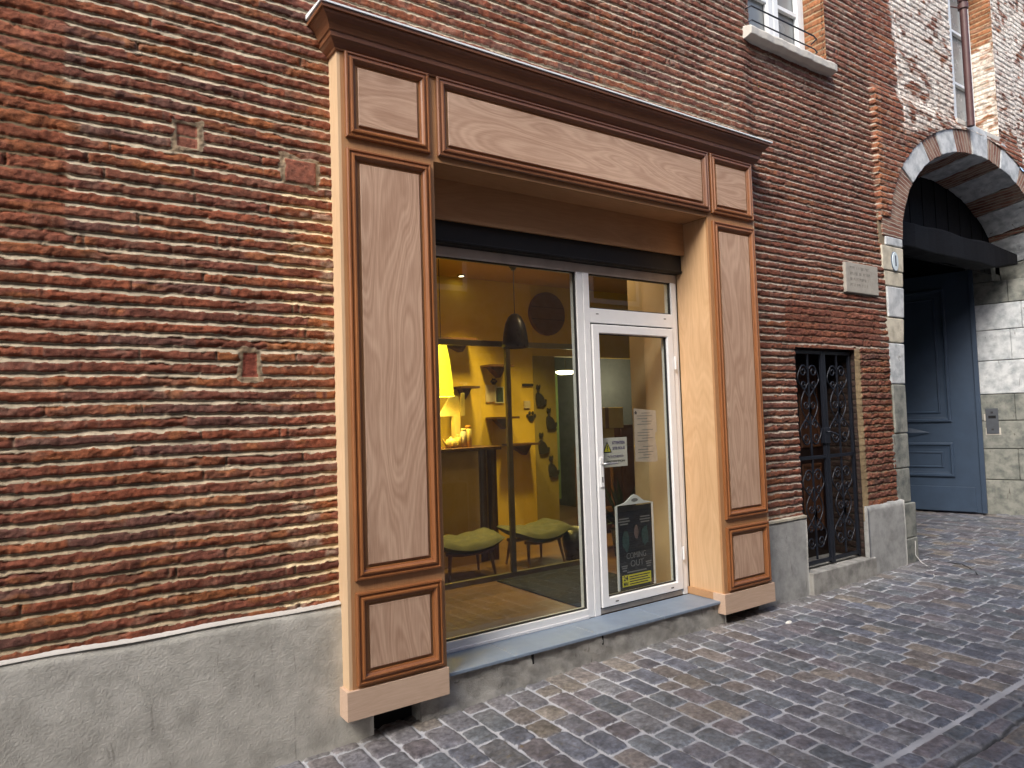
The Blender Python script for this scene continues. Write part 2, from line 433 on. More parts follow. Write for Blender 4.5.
# ---- portal arch geometry (shared)
ACX, ASZ, AA, AB = 6.17, 3.10, 2.02, 1.28
def ell(th, e=0.): return (ACX-(AA+e)*math.cos(th), ASZ+(AB+e)*math.sin(th))
WY = -.25       # wall plane

def wall_region(X, Z):
    o = np.ones_like(X)
    P = dict(frac=.69*o, jag=1.0*o, rough=1.0*o, rec0=.002*o, rec1=.0155*o, lime=.12*o, wash=0*o, off=0*o, tintw=0*o)
    P['tint'] = np.zeros(X.shape+(3,))+np.array((.155,.070,.050))
    P['mort'] = np.zeros(X.shape+(3,))+np.array((.47,.40,.29))
    def setr(msk, **k):
        for n, v in k.items():
            if n in ('mort', 'tint'): P[n] = P[n]*(1-msk[..., None])+np.array(v)*msk[..., None]
            else: P[n] = P[n]*(1-msk)+v*msk
    # left pier of older brick
    pier = ss(-3.235, -3.262, X+.02*vn(X, Z, .1, 3))*ss(2.12, 2.3, Z)
    setr(pier, frac=.84, rec0=.003, rec1=.006, mort=(.15,.105,.06), lime=.05, tintw=.35, tint=(.27,.085,.038), off=-.004)
    grim = ss(2.9, 2.5, Z)*ss(1.2, 2.3, Z)*ss(-1.6, -2.4, X)
    setr(ss(1.5, .7, Z)*ss(0, -1, X)*.5, mort=(.36,.26,.14))
    # repaired strip beside the pilaster
    st = ss(-2.315, -2.30, X+.012*np.sign(np.sin(Z*31)))*ss(-1.9, -2.0, X)*((Z < 2.62) & ((np.sin(Z*2.9+.6) > -.35)))
    setr(st, mort=(.72,.58,.36), lime=.5)
    # right half, set a little back
    r = ss(1.62, 1.80, X); setr(r, off=-.022*ss(2.6, 3.6, Z))
    r = ss(1.3, 2.0, X)
    setr(r, mort=(.37,.315,.26), tintw=.42, tint=(.135,.062,.048), frac=.71, rec1=.0155)
    up = ss(3.3, 4.1, Z)*ss(-1.5, 2.0, X)
    setr(up, lime=.6, mort=(.50,.43,.34), tintw=.55, tint=(.165,.078,.062))
    # flat brick lintel over the gated opening
    g = (ss(1.95, 2.0, Z)*ss(2.36, 2.30, Z)*ss(2.02, 2.06, X)*ss(3.62, 3.57, X))
    setr(g, frac=.86, rec0=.003, rec1=.008, mort=(.17,.10,.065), tintw=.7, tint=(.17,.062,.042), lime=.05)
    # jamb between gate and quoins
    j = ss(3.08, 3.12, X)*ss(3.80, 3.74, X)*ss(1.96, 1.90, Z)
    setr(j, frac=.80, rec0=.004, rec1=.012, mort=(.20,.14,.09), rough=1.7, jag=1.6, lime=.1)
    j2 = ss(3.08, 3.10, X)*ss(3.22, 3.19, X)*ss(1.96, 1.90, Z)
    setr(j2, frac=.02, rec0=.002, rec1=.002, mort=(.34,.25,.14))
    # portal bay: flatter, whitened bricks
    p = ss(3.712, 3.724, X+.012*np.sign(np.sin(Z*52)))*ss(3.2, 3.3, Z)
    setr(p, frac=.82, jag=.9, rec0=.003, rec1=.009, mort=(.36,.31,.25), off=.022*ss(4.75, 4.60, Z)+(-.02)*ss(4.60, 4.75, Z), tintw=.25, tint=(.22,.095,.062), lime=.45)
    pe = p*ss(3.86, 3.80, X)*ss(4.75, 4.65, Z); setr(pe, tint=(.36,.15,.075), tintw=.6)  # lit corner painted in: orange tint along the bay's left edge
    xe = 4.20+.10*vn(X, Z, .3, 7)+ss(4.95, 4.3, Z)*-.1
    w = ss(xe-.05, xe+.10, X)*ss(4.15, 5.0, Z+.5*vn(X, Z, .5, 17))
    w = np.maximum(w, ss(7.3, 7.4, X)*ss(4.2, 4.8, Z))
    w = w*(1-.6*ss(5.0, 4.7, Z)*ss(6.6, 6.9, X)*ss(7.4, 7.3, X))
    P['wash'] = w*.9
    P['off'] = P['off']-.03*ss(7.36, 7.42, X)*ss(4.6, 4.7, Z)
    # brick returns of the upper window stay redder
    P['patch'] = [(-2.795,-2.705,2.755,2.865,2),(-2.275,-2.115,2.665,2.785,1),(-2.503,-2.432,1.635,1.755,0)]
    return P

def build_wall():
    xs = np.concatenate([np.arange(-6.0, -3.75, .025), np.arange(-3.75, 1.55, .0082), np.arange(1.55, 4.3, .011),
                         np.arange(4.3, 8.7, .018), np.arange(8.7, 11.5, .035)])
    zs = np.arange(.30, 7.0, .0054)
    X, Z = np.meshgrid(xs, zs)
    h, mask, bc, mc = brick_field(X, Z, wall_region)
    # openings
    xc = (xs[1:]+xs[:-1])/2; zc = (zs[1:]+zs[:-1])/2; XC, ZC = np.meshgrid(xc, zc)
    cut = (XC > -1.55) & (XC < 1.05) & (ZC < 2.95)
    cut |= (XC > 2.155) & (XC < 3.10) & (ZC < 1.925)
    cut |= (XC > 1.76) & (XC < 2.90) & (ZC > 4.70)
    cut |= (XC > 5.60) & (XC < 6.745) & (ZC > 4.72)
    th = np.arctan2((ZC-ASZ)/AB, (ACX-XC)/AA)
    e = .27
    cut |= (((XC-ACX)/(AA+e))**2+((ZC-ASZ)/(AB+e))**2 < 1) & (ZC > ASZ)
    qx = 3.74
    cut |= (XC > qx) & (ZC < ASZ+.22) & (XC < 9.0)
    cut |= (XC >= 9.0) & (XC < 8.8)
    co = np.stack([X, WY-h, Z], -1)
    return grid_mesh('brick_wall', co, len(xs), len(zs), ~cut, dict(mask=mask, bcol=bc, mcol=mc))

def brick_patch(name, origin, u, n, ulen, z0, z1, du, region):
    """small brick return wall: u and n are unit 2-vectors (x,y)"""
    us = np.arange(0, ulen+du, du); zs = np.arange(z0, z1, .0075)
    U, Z = np.meshgrid(us, zs)
    h, mask, bc, mc = brick_field(U+origin[0]*3.1, Z, region)
    fade = ss(0, .02, U)*ss(ulen, ulen-.02, U)
    h = h*fade-.004
    co = np.stack([origin[0]+u[0]*U+n[0]*h, origin[1]+u[1]*U+n[1]*h, Z], -1)
    return grid_mesh(name, co, len(us), len(zs), None, dict(mask=mask, bcol=bc, mcol=mc))
def reveal_region(kind):
    def f(X, Z):
        o = np.ones_like(X)
        P = dict(frac=.82*o, jag=.6*o, rough=.5*o, rec0=.003*o, rec1=.006*o, lime=.15*o, wash=0*o, off=0*o, tintw=.5*o, len=.22)
        P['tint'] = np.zeros(X.shape+(3,))+np.array((.36,.17,.075)); P['mort'] = np.zeros(X.shape+(3,))+np.array((.34,.26,.16))
        if kind == 2: P['wash'] = .88*ss(6.3, 5.8, Z); 
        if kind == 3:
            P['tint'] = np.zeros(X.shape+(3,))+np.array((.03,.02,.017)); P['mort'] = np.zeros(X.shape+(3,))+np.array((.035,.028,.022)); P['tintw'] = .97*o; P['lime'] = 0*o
        return P
    return f

# ------------------------------------------------------------------ THE BRICK BUILDING
bld = thing('brick_building', 'old building front of thin handmade red bricks with thick pale mortar lines', 'building', (1.0, WY, -.3))
obj('wall', build_wall(), M['brick'], bld)
# upper storeys above the view
obj('upper_wall', MB().box(-6, 11.5, WY, WY+.3, 7.0, 9.6), plain('plain_brick_storey', (.25,.12,.08), .9), bld)
# solid core behind the wall sheet over the shop and window heads
obj('wall_core', MB().box(-6, -1.5, -.2, .05, -.3, 9.5).box(1.06, 2.13, -.2, .05, -.3, 4.6).box(-1.5, 1.06, -.2, .05, 2.97, 9.5)
    .box(1.06, 3.7, -.2, .05, 2.0, 4.6).box(3.15, 3.70, -.18, .05, -.3, 2.0).box(2.13, 3.15, -.12, .05, 1.96, 2.05)
    .box(-1.5, 1.70, -.2, .05, 4.6, 9.5).box(2.96, 5.5, -.19, .05, 4.72, 9.5).box(6.80, 11.4, -.19, .05, 4.72, 9.5), M['dark_hole'], bld)

def plinth_mb(x0, x1, ztop, zb, y, thick=.06, jit=.004, cut=None):
    """cement skirting with a slightly wavy top ledge and face"""
    n = max(4, int((x1-x0)/.03)); nz = 18
    mb = MB(); vs = []; fs = []
    for i in range(n+1):
        x = x0+(x1-x0)*i/n
        zt = ztop(x) if callable(ztop) else ztop
        zt += .004*math.sin(x*7)+.003*math.sin(x*23+1)
        b = zb(x)
        vs.append((x, y+thick, zt+.006))
        for k in range(nz+1):
            z = zt+(b-zt)*k/nz
            o = jit*(math.sin(x*5.1+z*3)+.6*math.sin(x*13+z*11+2)+.5*math.sin(x*3-z*17))
            o -= .006 if k == 0 else 0
            vs.append((x, y-o*.5, z-.004*(k == 0)))
    m = nz+2
    for i in range(n):
        for k in range(m-1):
            fs.append((i*m+k, i*m+k+1, (i+1)*m+k+1, (i+1)*m+k))
    mb.add(vs, fs, True)
    # ends
    for i in (0, n):
        a = i*m; q = [a+k for k in range(m)]
        mb.v.append((vs[a][0], y+thick, vs[a+m-1][2])); mb.f.append(tuple(q+[len(mb.v)-1]) if i == 0 else tuple(reversed(q+[len(mb.v)-1]))); mb.sm.append(False)
    return mb
obj('plaster_skirting', plinth_mb(-6, -1.86, lambda x: .432-.004*(x+2), lambda x: -.40, WY-.022), M['plaster'], bld)
obj('ledge', MB().add([(x, y, .432-.004*(x+2)+dz+.003*math.sin(x*9)) for x in np.linspace(-6, -2.03, 90) for (y, dz) in ((WY-.026, -.001), (WY-.022, .007), (WY+.01, .016))],
    [(i*3+k, (i+1)*3+k, (i+1)*3+k+1, i*3+k+1) for i in range(89) for k in (0, 1)], True), plain('ledge_highlight', (.52,.50,.46), .85), bld)  # pale strip, the top-edge highlight painted as its own colour
obj('plaster_skirting', plinth_mb(1.45, 2.163, lambda x: .452, lambda x: -.40, WY-.020), M['plaster_r'], bld)
obj('plaster_skirting', plinth_mb(3.118, 3.80, lambda x: .440, lambda x: -.40, WY-.035), M['plaster_r'], bld)
obj('mortar_fillet', MB().add([(x, y, .452+dz) for x in (1.5, 2.16) for (y, dz) in ((WY-.026, -.012), (WY-.026, .006), (WY+.02, .012))], [(0,3,4,1),(1,4,5,2)]), M['stone_b'], bld)

# upper left window
wn = obj('window', frame_mb(1.77, 2.90, 4.66, 6.4, .01, [(0,0),(0,.045),(.05,.045),(.05,.01)]), M['white_paint'], bld)
def casement(x0, x1, z0, z1, y, par):
    c = obj('casement', frame_mb(x0, x1, z0, z1, y, [(0,0),(0,.035),(.012,.04),(.075,.04),(.085,.02),(.085,0)]), M['white_paint'], par)
    for zb in (5.21, 5.78):
        if z0 < zb < z1: obj('glazing_bar', MB().box(x0+.08, x1-.08, y-.032, y+.004, zb-.018, zb+.018), M['white_paint'], c)
    return c
casement(1.82, 2.385, 4.69, 6.4, -.008, wn); casement(2.39, 2.86, 4.69, 6.4, -.008, wn)
obj('pane', MB().box(1.80, 2.88, .0, .012, 4.70, 6.4), M['curtain'], wn)
obj('window_reveal', brick_patch('window_reveal', (2.905, WY+.005), (0, 1), (-1, 0), .27, 4.69, 6.99, .012, reveal_region(1)), M['brick'], bld)
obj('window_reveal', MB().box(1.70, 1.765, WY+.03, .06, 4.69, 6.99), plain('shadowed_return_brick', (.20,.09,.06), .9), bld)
sb = MB().add([], [])
sill_pts = [(-.325, 4.575), (-.330, 4.635), (-.320, 4.648), (-.20, 4.685), (.06, 4.700), (.06, 4.56), (-.27, 4.56)]
sl = MB(); n = len(sill_pts)
NX = 24
for i in range(NX+1):
    x = 1.645+(2.955-1.645)*i/NX
    sl.v += [(x, p[0]+.004*math.sin(i*1.7+p[1]*9), p[1]+.003*math.sin(i*.9)) for p in sill_pts]
for i in range(NX):
    for k in range(n): sl.f.append((i*n+k, (i+1)*n+k, (i+1)*n+(k+1) % n, i*n+(k+1) % n)); sl.sm.append(False)
sl.f += [tuple(range(n)), tuple(NX*n+k for k in range(n-1, -1, -1))]; sl.sm += [False, False]
obj('window_sill', sl, M['stone_sill'], bld, bevel=.006)
gr = obj('guard_rail', MB().tube([(1.70,-.24,4.84),(1.70,-.30,4.84),(2.62,-.30,4.84),(2.70,-.28,4.84),(2.74,-.20,4.84)], .007, 8)
         .tube([(1.70,-.24,4.715),(1.70,-.30,4.715),(2.62,-.30,4.715),(2.70,-.28,4.715),(2.74,-.20,4.715)], .006, 8), M['iron'], bld)
# tall window by the portal
w2 = obj('window', frame_mb(5.62, 6.735, 4.76, 7.0, .06, [(0,0),(0,.06),(.012,.064),(.085,.064),(.095,.03),(.095,0)]), M['white_paint'], bld)
for z in (5.42, 6.10, 6.75): obj('glazing_bar', MB().box(5.71, 6.64, .0, .04, z-.016, z+.016), M['white_paint'], w2)
obj('mullion', MB().box(6.10, 6.20, -.006, .046, 4.84, 7.0), M['white_paint'], w2)
obj('pane', MB().box(5.70, 6.66, .045, .055, 4.84, 7.0), M['curtain'], w2)
obj('window_reveal', brick_patch('window_reveal', (6.748, WY+.005), (0, 1), (-1, 0), .32, 4.70, 6.99, .016, reveal_region(2)), M['brick'], bld)
obj('window_reveal', MB().box(5.54, 5.60, WY+.04, .12, 4.70, 7.0), plain('limewashed_return', (.58,.56,.52), .9, 0, .2, 12, .003, 40), bld)
obj('window_sill', MB().box(5.6, 6.75, WY-.0, .1, 4.68, 4.745), M['stone_sill'], bld, bevel=.008)

# filled gate back: reveal of the gated doorway
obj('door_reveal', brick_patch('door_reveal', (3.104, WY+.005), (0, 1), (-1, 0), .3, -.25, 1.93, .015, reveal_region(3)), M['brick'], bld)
obj('door_reveal', MB().box(2.10, 2.152, WY+.04, .1, -.3, 1.97).box(2.10, 3.2, WY+.04, .1, 1.93, 1.965), plain('dark_brick_return', (.05,.035,.03), .9), bld)  # very dark even brick colour on left return and head
bd = obj('inner_door', MB().box(2.152, 3.11, .10, .14, -.3, 1.94), wood('reddish_brown_inner_door', (.008,.004,.003), (.022,.010,.008), 'z', .5, .5), bld)
for xx in (2.26, 2.70):
    obj('door_panel', frame_mb(xx, xx+.32, .2, .85, .10, [(0,0),(.01,.012),(.03,.012),(.04,.004)], True), M['dwood'], bd)
    obj('door_panel', frame_mb(xx, xx+.32, 1.0, 1.8, .10, [(0,0),(.01,.012),(.03,.012),(.04,.004)], True), M['dwood'], bd)

# ------------------------------------------------------------------ DOORSTEP under the iron gate
obj_ = obj('doorstep', MB().prism([(2.163,-.34),(3.195,-.34),(3.195,-.035),(2.163,-.035)], WY-.055, .1), M['riser'], None, bevel=.012, seg=3)
tag(obj_, 'worn grey stone doorstep under the black wrought iron gate', 'doorstep')

# ------------------------------------------------------------------ IRON GATE
gate = thing('iron_gate', 'black wrought iron double gate with scrollwork in narrow brick doorway', 'gate', (2.63, -.20, -.03))
GY = -.20
def scroll(mb, cx, cz, r, sx=1, sz=1, turns=1.35, r0=.006, a0=0, y=GY):
    pts = []
    for i in range(26):
        t = i/25; a = a0+turns*2*math.pi*t; rr = r*(1-.78*t)
        pts.append((cx+sx*rr*math.cos(a), y, cz+sz*rr*math.sin(a)))
    mb.tube(pts, [r0*(1-.25*i/25) for i in range(26)], 6)
def scurve(mb, pts, r=.006, y=GY):
    out = []; n = len(pts)
    for i in range(n-1):
        p0 = pts[max(i-1, 0)]; p1 = pts[i]; p2 = pts[i+1]; p3 = pts[min(i+2, n-1)]
        for k in range(8):
            t = k/8
            q = [.5*((2*p1[j])+(-p0[j]+p2[j])*t+(2*p0[j]-5*p1[j]+4*p2[j]-p3[j])*t*t+(-p0[j]+3*p1[j]-3*p2[j]+p3[j])*t**3) for j in (0, 1)]
            out.append((q[0], y, q[1]))
    out.append((pts[-1][0], y, pts[-1][1])); mb.tube(out, r, 6)
GX0, GX1, GZ0, GZ1 = 2.175, 3.090, -.02, 1.905
for li, (a, b) in enumerate(((GX0, 2.632), (2.640, GX1))):
    lf = obj('gate_leaf', MB().box(a, a+.028, GY-.014, GY+.014, GZ0, GZ1).box(b-.028, b, GY-.014, GY+.014, GZ0, GZ1)
             .box(a+.028, b-.028, GY-.013, GY+.013, GZ0+.02, GZ0+.05).box(a+.028, b-.028, GY-.013, GY+.013, GZ1-.03, GZ1)
             .box(a+.028, b-.028, GY-.011, GY+.011, .925, .955), M['iron'], gate, bevel=.002)
    m = (a+b)/2
    for (z0, z1) in ((.04, .93), (.955, 1.875)):
        bm_ = MB().box(m-.007, m+.007, GY-.007, GY+.007, z0, z1)
        obj('bar', bm_, M['iron'], lf)
        sc = MB(); h = z1-z0
        for sx in (-1, 1):
            # paired C scrolls at both ends and the middle
            for cz, s in ((z0+.17*h, 1), (z0+.83*h, -1)):
                scroll(sc, m+sx*.075, cz, .058, sx, s, 1.4, .0075, R(200))
                scroll(sc, m+sx*.075, cz+s*.12, .045, sx, -s, 1.3, .007, R(180))
                scurve(sc, [(m+sx*.13, cz-s*.01), (m+sx*.16, cz+s*.08), (m+sx*.05, cz+s*.19), (m, cz+s*.24)], .0065)
            scroll(sc, m+sx*.052, z0+.5*h, .045, sx, 1, 1.3, .0065, R(150))
            scurve(sc, [(m, z0+.30*h), (m+sx*.11, z0+.44*h), (m+sx*.115, z0+.56*h), (m, z0+.72*h)], .0065)
        # leaf-shaped spear head
        for k in (0, 1):
            zc = z0+.5*h; 
            sc.prism([(m-.018, zc-.055+k*.0), (m+.0, zc-.11), (m+.018, zc-.055), (m, zc+.0)], GY-.012, GY-.006)
        obj('scrollwork', sc, M['iron'], lf)
    if li == 0:
        lk = obj('lock', MB().box(b-.055, b+.03, GY-.03, GY+.018, 1.06, 1.20), M['iron'], lf, bevel=.004)
        obj('latch_handle', MB().tube([(b-.02, GY-.03, 1.165), (b-.02, GY-.065, 1.165), (b+.09, GY-.068, 1.13)], .008, 8), M['iron'], lk)

# ------------------------------------------------------------------ WOODEN SHOPFRONT
AY = -.362
sf = thing('wooden_shopfront', 'new unpainted wooden shopfront surround with panelled pilasters, frieze and dark cornice', 'shopfront', (-.25, AY, -.14))
S0, S1, L1, R0 = -2.027, 1.505, -1.455, .927
ZB, ZT = .005, 3.405
MP = [(0,0),(0,.016),(.005,.023),(.013,.024),(.017,.017),(.027,.018),(.032,.027),(.040,.028),(.045,.019),(.052,.012),(.056,.011),(.060,.003)]
PP = [(.076,.001),(.076,.010),(.079,.012),(.095,.012)]
def panel(x0, x1, z0, z1, kind, par, m1, m2):
    fr = obj('moulding', frame_mb(x0, x1, z0, z1, AY-.003, MP), m2, par)
    pn = obj('panel', frame_mb(x0, x1, z0, z1, AY-.003, PP, True), m1, par)
    return fr
# one moulding piece per side would need mitres; vertical + horizontal strips carry their own grain
for side, (x0, x1, a0, a1) in enumerate(((S0, L1, -1.988, -1.481), (R0, S1, .969, 1.477))):
    p = obj('pilaster', MB().box(x0+(.018 if side == 0 else .0), x1-(.018 if side else 0), AY-.002, AY+.018, ZB, ZT), M['stile'], sf, bevel=.001)
    xs0, xs1 = (x0, x0+.018) if side == 0 else (x1-.018, x1)
    obj('side_board', MB().box(xs0, xs1, AY-.001, WY+.015, ZB, ZT), M['pale'], p, bevel=.001)
    panel(a0, a1, .025, .500, 'z', p, M['panel'], M['mould'])
    panel(a0, a1, .560, 2.858, 'z', p, M['panel'], M['mould'])
    panel(a0, a1, 2.918, 3.391, 'x', p, M['panel_x'], M['mould'])
# plinth blocks
for (x0, x1, nm) in ((-2.046, -1.452, 0), (.908, 1.518, 1)):
    pb = MB().box(x0, x1, AY-.020, -.262 if nm == 0 else -.27, -.142, .007)
    obj('plinth_block', pb, M['plinth_wood'], sf, bevel=.0015)
    e = (x0-.001) if nm == 0 else (x1+.001)
obj('plinth_return', MB().box(.908, .926, -.2695, -.02, -.045, .007), M['ply_x'], sf)
# inner reveals, soffit, header
obj('reveal_board', MB().box(R0, R0+.018, AY+.019, -.028, -.02, 2.885), M['ply'], sf, bevel=.001)
obj('reveal_board', MB().box(L1-.018, L1, AY+.019, -.028, -.02, 2.885), M['ply'], sf, bevel=.001)
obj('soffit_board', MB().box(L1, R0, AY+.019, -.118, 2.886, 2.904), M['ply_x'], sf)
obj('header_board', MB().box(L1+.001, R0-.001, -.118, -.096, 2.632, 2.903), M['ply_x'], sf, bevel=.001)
fz = obj('frieze', MB().box(L1-.017, R0, AY+.0005, AY+.0185, 2.884, ZT), M['stile_x'], sf)
panel(-1.430, .934+.01, 2.918, 3.391, 'x', fz, M['panel_x'], M['mould_x'])
# cornice: profile swept round three sides
CP = [(.000, 3.386),(.012, 3.386),(.014, 3.396),(.022, 3.404),(.036, 3.420),(.044, 3.432),(.050, 3.436),(.050, 3.462),(.058, 3.466),(.060, 3.474),
      (.066, 3.492),(.078, 3.512),(.094, 3.528),(.106, 3.536),(.106, 3.542),(.118, 3.542),(.118, 3.560),(.0, 3.566)]
cb = MB(); n = len(CP)
for (o, z) in CP:
    cb.v += [(S0-o, WY+.02, z), (S0-o, AY-o, z), (S1+o, AY-o, z), (S1+o, WY+.02, z)]
for i in range(n-1):
    for k in range(3): cb.f.append((i*4+k, i*4+k+1, (i+1)*4+k+1, (i+1)*4+k)); cb.sm.append(False)
cn = obj('cornice', cb, M['mould_x'], sf)
fl = MB()
zf = [(.126, 3.5625), (.126, 3.572)]
for (o, z) in zf: fl.v += [(S0-o, WY+.02, z+.010), (S0-o, AY-o, z), (S1+o, AY-o, z), (S1+o, WY+.02, z+.010)]
fl.v += [(S0-.126, WY+.02, 3.60), (S1+.126, WY+.02, 3.60)]
for k in range(3): fl.f.append((k, k+1, 4+k+1, 4+k)); fl.sm.append(False)
fl.f += [(4, 5, 8), (5, 6, 9, 8), (6, 7, 9), (0, 3, 2, 1)]; fl.sm += [False]*4
obj('flashing', fl, M['zinc'], sf)

# ------------------------------------------------------------------ ROLLER SHUTTER BOX
rb = MB().box(-1.438, .925, -.085, .06, 2.492, 2.70).box(-1.438, .925, -.095, -.086, 2.50, 2.512)
ro = obj('roller_shutter_box', rb, M['black'], None, bevel=.006)
tag(ro, 'black roller shutter housing above the white shop window frame', 'shutter')

# ------------------------------------------------------------------ GLAZED FRONT
gf = thing('glazed_front', 'white aluminium shop window with glazed entrance door and small transom pane', 'shop window', (-.2, 0, -.05))
FX0, FX1, FZ0, FZ1 = -1.453, .925, -.048, 2.490
MX0, MX1 = -.128, -.012      # post between window and door
obj('head_rail', MB().box(FX0, FX1, -.024, .05, 2.425, FZ1), M['alu_dirty'], gf, bevel=.003)
obj('sill_rail', MB().box(FX0, MX0, -.030, .05, FZ0, .016).box(FX0, MX0-.0, -.037, -.0305, FZ0, FZ0+.02), M['alu'], gf, bevel=.003)
obj('frame_post', MB().box(FX0, FX0+.045, -.022, .05, .016, 2.425), M['alu'], gf, bevel=.003)
pst = obj('frame_post', MB().box(MX0, MX0+.058, -.026, .05, FZ0, 2.425).box(MX0+.060, MX1, -.030, .05, FZ0, 2.425), M['alu'], gf, bevel=.003)
obj('frame_post', MB().box(.856, .900, -.026, .05, -.046, 2.425).box(.9005, .925, -.018, .05, -.046, 2.425), M['alu'], gf, bevel=.003)
obj('threshold', MB().box(MX1, .856, -.012, .05, -.047, -.004), M['alu_dirty'], gf, bevel=.002)
tr = obj('transom', MB().box(MX1, .856, -.028, .05, 2.062, 2.168), M['alu'], gf, bevel=.003)
for xx in (.06, .77): obj('screw_cover', MB().lathe([(0,0)]+[(.008,0),(.008,.002),(0,.002)], 0, 0, 10), M['chrome'], tr) if False else obj('drain_cap', MB().box(xx-.012, xx+.012, -.030, -.0281, 2.125, 2.131), M['gasket'], tr)
sw = obj('shop_window', MB().box(FX0+.045, MX0, .004, .010, .016, 2.425), M['glass'], gf)
obj('gasket', frame_mb(FX0+.045, MX0, .016, 2.425, .003, [(0,0),(0,.016),(.009,.014),(.009,-.003)]), M['gasket'], sw)
tw = obj('transom_window', MB().box(MX1, .856, .004, .010, 2.168, 2.425), M['glass'], gf)
obj('gasket', frame_mb(MX1, .856, 2.168, 2.425, .003, [(0,0),(0,.016),(.010,.014),(.010,-.003)]), M['gasket'], tw)
dr = obj('entrance_door', frame_mb(.002, .847, .0, 2.05, .03, [(0,0),(0,.062),(.004,.066),(.060,.066),(.066,.058),(.066,0)]), M['alu'], gf, bevel=.0015)
obj('door_pane', MB().box(.066, .782, .002, .010, .066, 1.985), M['glass'], dr)
obj('gasket', frame_mb(.064, .784, .064, 1.987, .0, [(0,0),(0,.018),(.009,.016),(.009,-.003)]), M['gasket'], dr)
obj('door_gap', frame_mb(-.012, .857, -.012, 2.064, .0, [(0,0),(0,.012),(.014,.012)]), M['gasket'], dr)
lp = obj('lock_plate', MB().box(.020, .052, -.046, -.0365, .86, 1.075), M['alu'], dr, bevel=.004)
obj('door_handle', MB().tube([(.036,-.046,1.03),(.036,-.075,1.03),(.050,-.084,1.03),(.150,-.084,1.028)], .0085, 10), M['chrome'], lp)
obj('keyhole', MB().box(.032, .041, -.0475, -.0462, .895, .935), M['gasket'], lp)
for xx, zz in ((.14, .03), (.72, .03)):
    obj('drain_cap', MB().box(xx-.014, xx+.014, -.0385, -.0365, zz-.003, zz+.004), M['gasket'], dr)
for zz in (.28, 1.78): obj('hinge', MB().tube([(.853, -.045, zz-.05), (.853, -.045, zz+.05)], .009, 10), M['alu'], dr)

# ------------------------------------------------------------------ SHOP STEP
st = thing('shop_step', 'low rendered step with blue grey slate tiles before the shop door', 'step', (-.25, -.2, -.3))
rs = MB(); NX = 90
xs_ = np.linspace(-1.60, .98, NX+1)
for x in xs_:
    for k in range(9):
        z = -.068-.26*k/8
        o = .006*math.sin(x*9+z*20)+.005*math.sin(x*23+2)+(.006*math.sin(x*41+z*60))
        rs.v.append((x, -.315-o*.8-(.012 if k > 5 else 0), z))
for i in range(NX):
    for k in range(8): a = i*9+k; rs.f.append((a, a+1, a+10, a+9)); rs.sm.append(True)
rs.box(-1.60, .98, -.31, .0, -.33, -.0685)
rs.add([(.98,-.325,-.068),(.98,-.325,-.33),(.98,-.25,-.33),(.98,-.25,-.068)], [(0,1,2,3)])
obj('riser', rs, M['riser'], st)
for xx in (-.84, -.27):
    obj('riser_gap', MB().box(xx, xx+.012, -.326, -.300, -.13, -.068), M['dark_hole'], st)
tx = [-1.60, -.965, -.318, .30, .98]
for a, b in zip(tx[:-1], tx[1:]):
    obj('slate_tile', MB().box(a+.003, b-.003, -.336, -.028, -.068, -.0485), M['slate'], st, bevel=.003)
obj('tile_joint', MB().box(-1.60, .98, -.330, -.028, -.067, -.0515), M['joint'], st)

# ------------------------------------------------------------------ NOTICES AND POSTER ON THE DOOR GLASS (inside face)
NYI = .012
wnote = thing('warning_notice', 'white warning notice with yellow triangle taped inside the door glass', 'notice', (.21, NYI, 1.0))
obj('notice_sheet', MB().box(.082, .345, NYI+.001, NYI+.003, .995, 1.212), M['paper'], wnote)
tri = MB().prism([(.100, 1.103), (.188, 1.103), (.144, 1.185)], NYI-.001, NYI+.0008)
t_ = obj('warning_triangle', tri, M['text_black'], wnote)
obj('triangle_fill', MB().prism([(.112, 1.110), (.176, 1.110), (.144, 1.170)], NYI-.0018, NYI-.0012), M['yellow'], t_)
obj('exclamation_mark', MB().prism([(.1405,1.130),(.1475,1.130),(.1485,1.155),(.1395,1.155)], NYI-.0026, NYI-.002).box(.1405,.1475,NYI-.0026,NYI-.002,1.117,1.125), M['text_black'], t_)
text_mesh('lettering', 'ATTENTION', .034, M['violet'], wnote, (.258, NYI-.0004, 1.172), width=.128, bold=.0006)
text_mesh('lettering', 'SITE SOUS', .030, M['violet'], wnote, (.258, NYI-.0004, 1.132), width=.125, bold=.0004)
text_mesh('lettering', 'VIDEO', .022, M['violet'], wnote, (.225, NYI-.0004, 1.072), width=.16)
text_mesh('lettering', 'PROTECTION', .022, M['text_black'], wnote, (.225, NYI-.0004, 1.035), width=.18)

fly = thing('paper_notice', 'pinkish printed paper sheet with torn right edge on the door glass', 'notice', (.55, NYI, 1.0))
obj('notice_sheet', MB().prism([(.428,1.020),(.640,1.005),(.668,1.012),(.664,1.10),(.648,1.20),(.655,1.235),(.672,1.24),(.668,1.405),(.432,1.425)], NYI+.001, NYI+.003), M['paper2'], fly)
for i in range(17):
    z = 1.388-i*.0215; x0 = .46+.05*((i*7) % 3 == 0); x1 = .60+.03*math.sin(i*2.3)
    if i % 6 == 5: continue
    obj('text_line', MB().box(x0, x1, NYI-.0004, NYI+.0006, z-.0028, z+.0028), M['greyprint'], fly)
obj('printed_mark', MB().prism([(.440,1.380),(.458,1.380),(.462,1.395),(.449,1.408),(.437,1.395)], NYI-.0006, NYI+.0006), M['text_black'], fly)

